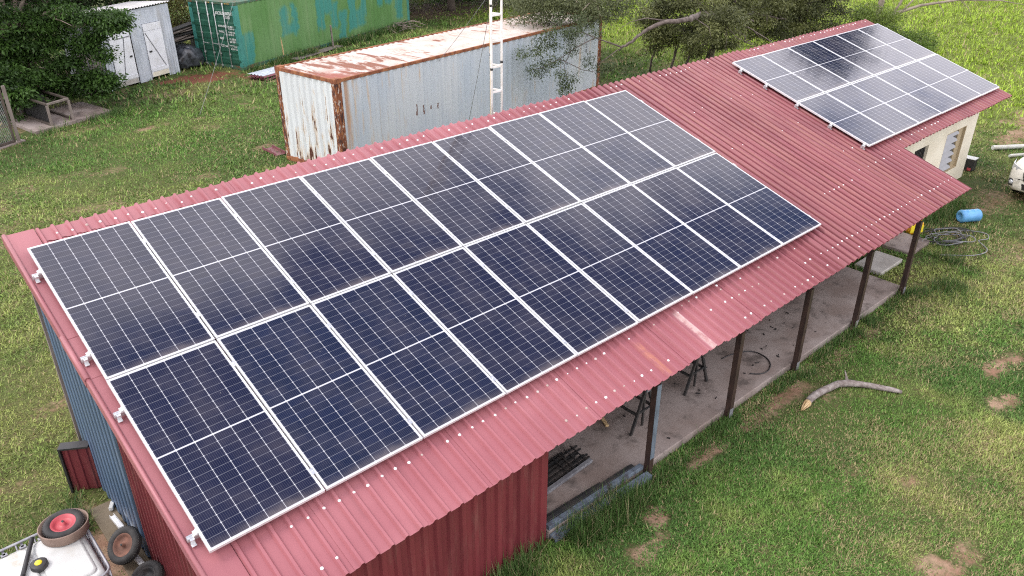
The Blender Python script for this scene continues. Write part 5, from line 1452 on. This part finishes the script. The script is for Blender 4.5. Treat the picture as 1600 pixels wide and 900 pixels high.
bough = [(25.4, 8.2, 2.3), (23.8, 7.5, 2.45), (22.2, 6.8, 2.7), (20.6, 5.9, 2.88), (19.35, 5.25, 3.03), (18.5, 5.45, 3.02), (18.1, 5.8, 2.78), (17.75, 6.1, 2.42), (17.5, 6.3, 2.25)]
bp_ = smooth(bough, 4); mb.tube([q + rr_.normal(size=3) * .02 for q in bp_], list(np.interp(np.linspace(0, 8, len(bp_)), range(9), [.12, .11, .095, .085, .074, .066, .052, .040, .026])), 10)
def twig(pts, r0, r1): mb.tube(pts, [r0 + (r1 - r0) * i / (len(pts) - 1) for i in range(len(pts))], 6)
twig([(17.6, 6.2, 2.30), (17.35, 6.48, 2.42), (17.0, 6.8, 2.58), (16.7, 7.07, 2.74), (16.4, 7.3, 2.66)], .028, .010)
twig([(16.98, 6.8, 2.58), (16.6, 7.15, 2.32), (16.2, 7.5, 1.96), (15.85, 7.85, 1.70), (15.55, 8.1, 1.62)], .018, .006)
twig([(16.45, 7.28, 2.18), (16.3, 7.4, 1.75), (16.38, 7.35, 1.42), (16.42, 7.3, 1.05)], .012, .004)
twig([(16.2, 7.5, 1.96), (16.75, 7.0, 1.62), (17.1, 6.7, 1.55), (17.4, 6.4, 1.62)], .012, .005)
twig([(17.5, 6.3, 2.25), (17.2, 6.55, 1.95), (17.0, 6.7, 1.8)], .016, .006); twig([(18.5, 5.45, 3.08), (18.1, 5.8, 3.15), (17.75, 6.1, 3.05), (17.5, 6.3, 2.85)], .022, .006)
twig([(20.6, 5.9, 2.88), (20.9, 5.5, 2.6), (21.0, 5.4, 2.2)], .02, .006); twig([(22.2, 6.8, 2.7), (22.6, 6.0, 2.4), (22.8, 5.6, 2.0), (23.3, 5.2, 1.8)], .025, .006)
twig([(23.8, 7.5, 2.45), (24.2, 6.3, 2.2), (24.7, 5.2, 1.6), (24.6, 5.0, 1.2)], .03, .006); twig([(22.6, 6.0, 2.4), (22.3, 5.7, 2.1), (22.0, 5.5, 1.7)], .014, .004)
mb.build('trunk', M['bark'], bt)
c = np.concatenate([ellipsoid((24.8, 8.4, 2.5), (2.6, 1.9, 1.8), 120, 42, .45, .75), ellipsoid((22.9, 9.0, 1.9), (.7, .6, 1.1), 22, 47, .3, .9), ellipsoid((22.0, 5.9, 2.6), (1.7, .6, .8), 15, 48, .2), ellipsoid((27.5, 7.6, 2.4), (2.2, 1.5, 1.8), 60, 43, .4, .6)])
sp_ = [(15.36, 8.29, 2.03), (15.71, 7.96, 2.18), (16.07, 7.64, 2.34), (16.42, 7.32, 2.65), (16.7, 7.07, 2.84), (16.5, 7.3, 2.5), (16.99, 6.81, 2.75), (15.87, 7.83, 1.61), (16.31, 7.42, 1.22), (16.46, 7.28, .98), (16.15, 7.57, 1.8), (16.57, 7.19, 2.2),
       (16.87, 6.91, 1.9), (15.78, 7.9, 2.56), (15.99, 7.72, 2.8), (15.9, 7.8, 2.4), (16.25, 7.45, 1.5), (15.6, 8.05, 1.75), (16.0, 7.7, 1.95), (16.5, 7.25, 1.3), (17.1, 6.7, 1.65), (17.35, 6.4, 1.75), (16.2, 7.5, 2.9), (16.6, 7.15, 3.0)]
q_ = np.random.default_rng(44); sp_ = np.array(sp_).repeat(2, 0) + q_.normal(size=(len(sp_) * 2, 3)) * .08
crown_mesh(bt, [leaf_cloud(c, .36, 330, .095, (.020, .028, .011), (.19, .205, .075), .45, .4, 2.6, 45, .75),
                leaf_cloud(sp_, .20, 150, .062, (.030, .046, .020), (.11, .145, .055), .75, .45, 2.4, 46)])
tree('acacia_tree', 'dark acacia behind the ridge next to the far solar array', (31.0, 8.2, 0), 1.5, (30.6, 7.8, 2.2), (2.6, 1.6, 1.9), 130, .38, 300, .10, (.020, .030, .012), (.160, .175, .062), .15, 51, .5, .3, 2.8, .4, .4, ntips=16)
tree('bush', 'bright green bush behind the upper corner of the far solar array', (34.2, 6.2, 0), .5, (34.0, 6.0, 1.0), (1.5, 1.1, 1.2), 60, .36, 240, .075, (.040, .075, .012), (.19, .26, .045), .07, 61, .6, .1, 2.2, .4, .1, cat='bush', ntips=10)
tree('bush', 'low green bush on the grass just past the upper edge of the far solar array', (35.3, 4.9, 0), .2, (35.4, 4.8, .35), (1.2, .9, .5), 30, .3, 200, .07, (.040, .08, .012), (.15, .24, .035), .05, 62, .6, .1, 2.2, .4, .05, cat='bush', ntips=6)
# tall tree beyond the house: bare lower boughs in view, its crown above the picture
tt = thing('bare_branched_tree', 'pale tree with bare lower boughs at the top edge beyond the far array', 'tree', (34.6, 6.3, 0))
mb = MB()
mb.tube([(34.6, 6.3, -.1), (34.6, 6.3, 1.0), (34.65, 6.25, 2.4), (34.9, 5.8, 5.0), (35.2, 5.2, 8.0), (35.3, 5.0, 10.5)], [.16, .13, .12, .11, .09, .05], 10)
mb.tube([(34.62, 6.28, 1.05), (35.05, 5.86, 1.45), (35.9, 5.1, 1.82), (37.1, 4.0, 2.06), (38.6, 2.9, 2.0), (39.6, 2.2, 1.8)], [.085, .075, .06, .045, .025, .01], 8)
mb.tube([(35.05, 5.86, 1.45), (35.2, 5.7, 1.9), (35.35, 5.55, 2.6), (35.6, 5.3, 4.0)], [.06, .05, .045, .02], 8)
mb.tube([(35.3, 5.6, 1.55), (35.55, 5.4, 1.95), (36.0, 5.0, 2.7)], [.04, .035, .02], 7)
mb.tube([(37.1, 4.0, 2.06), (37.5, 3.7, 1.7), (37.7, 3.5, 1.2)], [.02, .012, .005], 5); mb.tube([(36.4, 4.6, 1.93), (36.7, 4.4, 1.55), (36.8, 4.3, 1.1)], [.02, .012, .005], 5)
for k in range(9): 
    e = (35.2 + rr_.normal() * 1.1, 5.1 + rr_.normal() * 1.0, 11 + rr_.normal() * 1.2); mb.tube([(35.2, 5.2, 8.0 + .2 * k), ((35.2 + e[0]) / 2, (5.2 + e[1]) / 2, (8.4 + .2 * k + e[2]) / 2 + .3), e], [.05, .035, .01], 6)
mb.build('trunk', M['bark_grey'], tt)
c = ellipsoid((35.4, 5.0, 11.6), (2.5, 1.9, 1.9), 90, 71, .3)
crown_mesh(tt, [leaf_cloud(c, .6, 130, .14, (.02, .035, .012), (.08, .12, .03), .5, .3, 2.0, 72)])

# ------------------------------------------------------------------ grass: one mass of single blades
KEEP_OUT = [(-.06, 3.7, -4.9, .3), (3.6, 13.12, -4.86, .3), (13.9, 20.55, -3.62, .4), (14.75, 15.74, -4.3, -3.64), (13.41, 14.4, -4.3, -3.7), (bx0 - .02, bx1 + .02, by0, by1), (-.32, -.03, -3.2, -.6)]
def out_of_buildings(x, y):
    k = np.ones_like(x, bool)
    for a, b_, c_, d_ in KEEP_OUT: k &= ~((x > a) & (x < b_) & (y > c_) & (y < d_))
    for ox, oy, an, L, Wd in ((8.474, 7.571, .158, CL, CW_), (12.023, 20.723, .372, CL, CW_), (SA[0], SA[1], math.atan2(SD[1], SD[0]), LS, DS)):
        lx, ly = (x - ox) * math.cos(an) + (y - oy) * math.sin(an), -(x - ox) * math.sin(an) + (y - oy) * math.cos(an)
        k &= ~((lx > -.02) & (lx < L) & (ly > -.02) & (ly < Wd))
    k &= ~((x > 3.3) & (x < 6.1) & (y > 17.1 + .37 * (x - 3.6)) & (y < 19.7))
    return k
def in_view(x, y, z=0.0, m=60):
    d = np.stack([x - CAMP[0], y - CAMP[1], np.full_like(x, z) - CAMP[2]], -1)
    w = d @ FW; px = 800 + FPX * (d @ RT) / w; py = 450 - FPX * (d @ UP) / w
    return (w > 0) & (px > -m * 3) & (px < 1600 + m * 3) & (py > -m) & (py < 900 + m * 3)
def blades(n, x0, x1, y0, y1, dmin, dmax, h0, h1, w, seed, keep=1.0, tuft=0):
    r = np.random.default_rng(seed)
    if tuft:
        cx, cy = r.uniform(x0, x1, n // tuft), r.uniform(y0, y1, n // tuft)
        x = cx.repeat(tuft) + r.normal(0, .045 + h1 * .12, (n // tuft) * tuft); y = cy.repeat(tuft) + r.normal(0, .045 + h1 * .12, (n // tuft) * tuft)
    else: x, y = r.uniform(x0, x1, n), r.uniform(y0, y1, n)
    dist = np.sqrt((x - CAMP[0]) ** 2 + (y - CAMP[1]) ** 2 + CAMP[2] ** 2)
    k = (dist >= dmin) & (dist < dmax) & in_view(x, y) & out_of_buildings(x, y)
    x, y, dist = x[k], y[k], dist[k]
    b = bare_at(x, y); hf = fbm(x + 5, y - 31, 4.5, 3); k = r.random(len(x)) > np.maximum(sst(.30, 1.25, b + (hf - .5) * 1.5), sst(.50, .34, hf) * .45)
    x, y, dist, b = x[k], y[k], dist[k], b[k]; n = len(x)
    lush = fbm(x + 3, y - 8, .8, 4)
    H = r.uniform(h0, h1, n) * (.55 + .9 * lush) * (1 - .5 * b)
    az = r.uniform(0, 2 * math.pi, n) + 2.0 * (fbm(x, y, .5, 2) - .5); lean = r.uniform(.35, 1.48, n)
    dx, dy = np.cos(az), np.sin(az)
    ww = w * r.uniform(.6, 1.3, n)
    bz_ = -.012
    p0 = np.stack([x - dy * ww / 2, y + dx * ww / 2, np.full(n, bz_)], -1); p1 = np.stack([x + dy * ww / 2, y - dx * ww / 2, np.full(n, bz_)], -1)
    p2 = np.stack([x + dx * H * np.sin(lean), y + dy * H * np.sin(lean), bz_ + H * np.cos(lean)], -1)
    v = np.stack([p0, p1, p2], 1).reshape(-1, 3)
    t = turf_at(x, y) * (1.05 + .25 * ((y < -3) & (x < 16)) + .22 * ((y > 0) & (x < 22)))[:, None] * r.uniform(.4, 1.75, (n, 1))
    dry = (r.random(n) < .09 + (.10 + .22 * (y < -3)) * sst(.42, .62, fbm(x + 19, y + 2, .7, 3)) * (1 - .8 * sst(23, 28, x)))[:, None]
    t = np.where(dry, np.array([.46, .38, .20]) * r.uniform(.55, 1.15, (n, 1)), t)
    return v, t.repeat(3, 0)
parts = [blades(520000, 2, 16, -12, -4.9, 0, 15.0, .03, .085, .012, 111), blades(120000, 2, 20, -12, -3, 0, 22.0, .03, .075, .028, 112, tuft=7), blades(60000, -4, 12, 4, 20, 8.0, 26.0, .03, .08, .034, 113, tuft=7), blades(760000, -4, 20, -12, 8, 0, 13.0, .035, .095, .012, 101), blades(1000000, -4, 24, -12, 16, 13.0, 20.0, .035, .10, .017, 102), blades(700000, -2, 34, -12, 26, 20.0, 30.0, .055, .14, .026, 103),
         blades(420000, 0, 70, -12, 40, 30.0, 60.0, .08, .22, .05, 104), blades(90000, 0, 70, -12, 40, 28.0, 60.0, .15, .38, .05, 105, tuft=12),
         blades(60000, -4, 20, -12, 8, 0, 20.0, .07, .15, .013, 106, tuft=10)]
# longer grass along the walls, slab edge, posts and containers
def fringe(pts, n, h0, h1, sp, seed, w=.012):
    r = np.random.default_rng(seed); pts = np.array(pts, float); i = r.integers(0, len(pts) - 1, n); a = r.random((n, 1))
    P = pts[i] * (1 - a) + pts[i + 1] * a + r.normal(0, sp, (n, 2)); x, y = P[:, 0], P[:, 1]
    k = out_of_buildings(x, y) & (fbm(x * 1.0, y, 1.1, 3) > .42); x, y = x[k], y[k]; n = len(x)
    H = r.uniform(h0, h1, n); az = r.uniform(0, 2 * math.pi, n); lean = r.uniform(.15, 1.0, n); dx, dy = np.cos(az), np.sin(az); ww = w * r.uniform(.7, 1.3, n); z = np.full(n, -.02)
    v = np.stack([np.stack([x - dy * ww / 2, y + dx * ww / 2, z], -1), np.stack([x + dy * ww / 2, y - dx * ww / 2, z], -1), np.stack([x + dx * H * np.sin(lean), y + dy * H * np.sin(lean), z + H * np.cos(lean)], -1)], 1).reshape(-1, 3)
    t = np.array([.065, .125, .030]) * r.uniform(.6, 1.6, (n, 1)); t = np.where((r.random(n) < .12)[:, None], np.array([.34, .30, .16]), t)
    return v, t.repeat(3, 0)
parts += [fringe([(2.6, -4.98), (3.4, -5.0), (4.2, -5.08), (5.0, -5.12)], 3800, .14, .42, .12, 201), fringe([(5.0, -5.1), (7.0, -5.0), (9.0, -5.0), (11.2, -5.0), (13.1, -4.95)], 3600, .08, .22, .07, 202),
          fringe([(11.0, -5.05), (11.5, -5.0)], 500, .12, .3, .12, 203), fringe([(9.0, -5.05), (9.4, -5.0)], 400, .10, .28, .10, 204), fringe([(13.0, -5.0), (13.4, -5.0)], 500, .1, .28, .13, 205),
          fringe([(16.8, -3.75), (17.6, -3.7), (18.9, -3.75)], 2400, .12, .35, .16, 206), fringe([(13.2, -3.9), (14.5, -3.62)], 900, .08, .22, .10, 207), fringe([(14.0, -4.9), (15.2, -5.1), (13.6, -5.5)], 3600, .10, .30, .30, 208),
          fringe([(-.35, -.45), (-.12, -.62)], 700, .08, .26, .10, 209), fringe([(-1.6, -1.2), (-.9, -.95), (-.5, -.75)], 2500, .10, .32, .16, 210),
          fringe([(12.3, 20.3), (16, 21.8), (19, 22.9), (22.5, 24.2)], 5000, .15, .5, .22, 211, .03), fringe([(8.3, 9.9), (8.45, 8.8)], 500, .12, .35, .12, 212, .02), fringe([(3.7, 16.9), (6.2, 17.8), (6.6, 18.6)], 1600, .1, .3, .2, 213, .02)]
gv = np.concatenate([p[0] for p in parts]); gtint = np.concatenate([p[1] for p in parts])
gr = np_mesh('grass', gv, np.arange(len(gv)).reshape(-1, 3), M['blade'], tint=gtint)
gr['kind'] = 'stuff'
print('blades', len(gv) // 3)
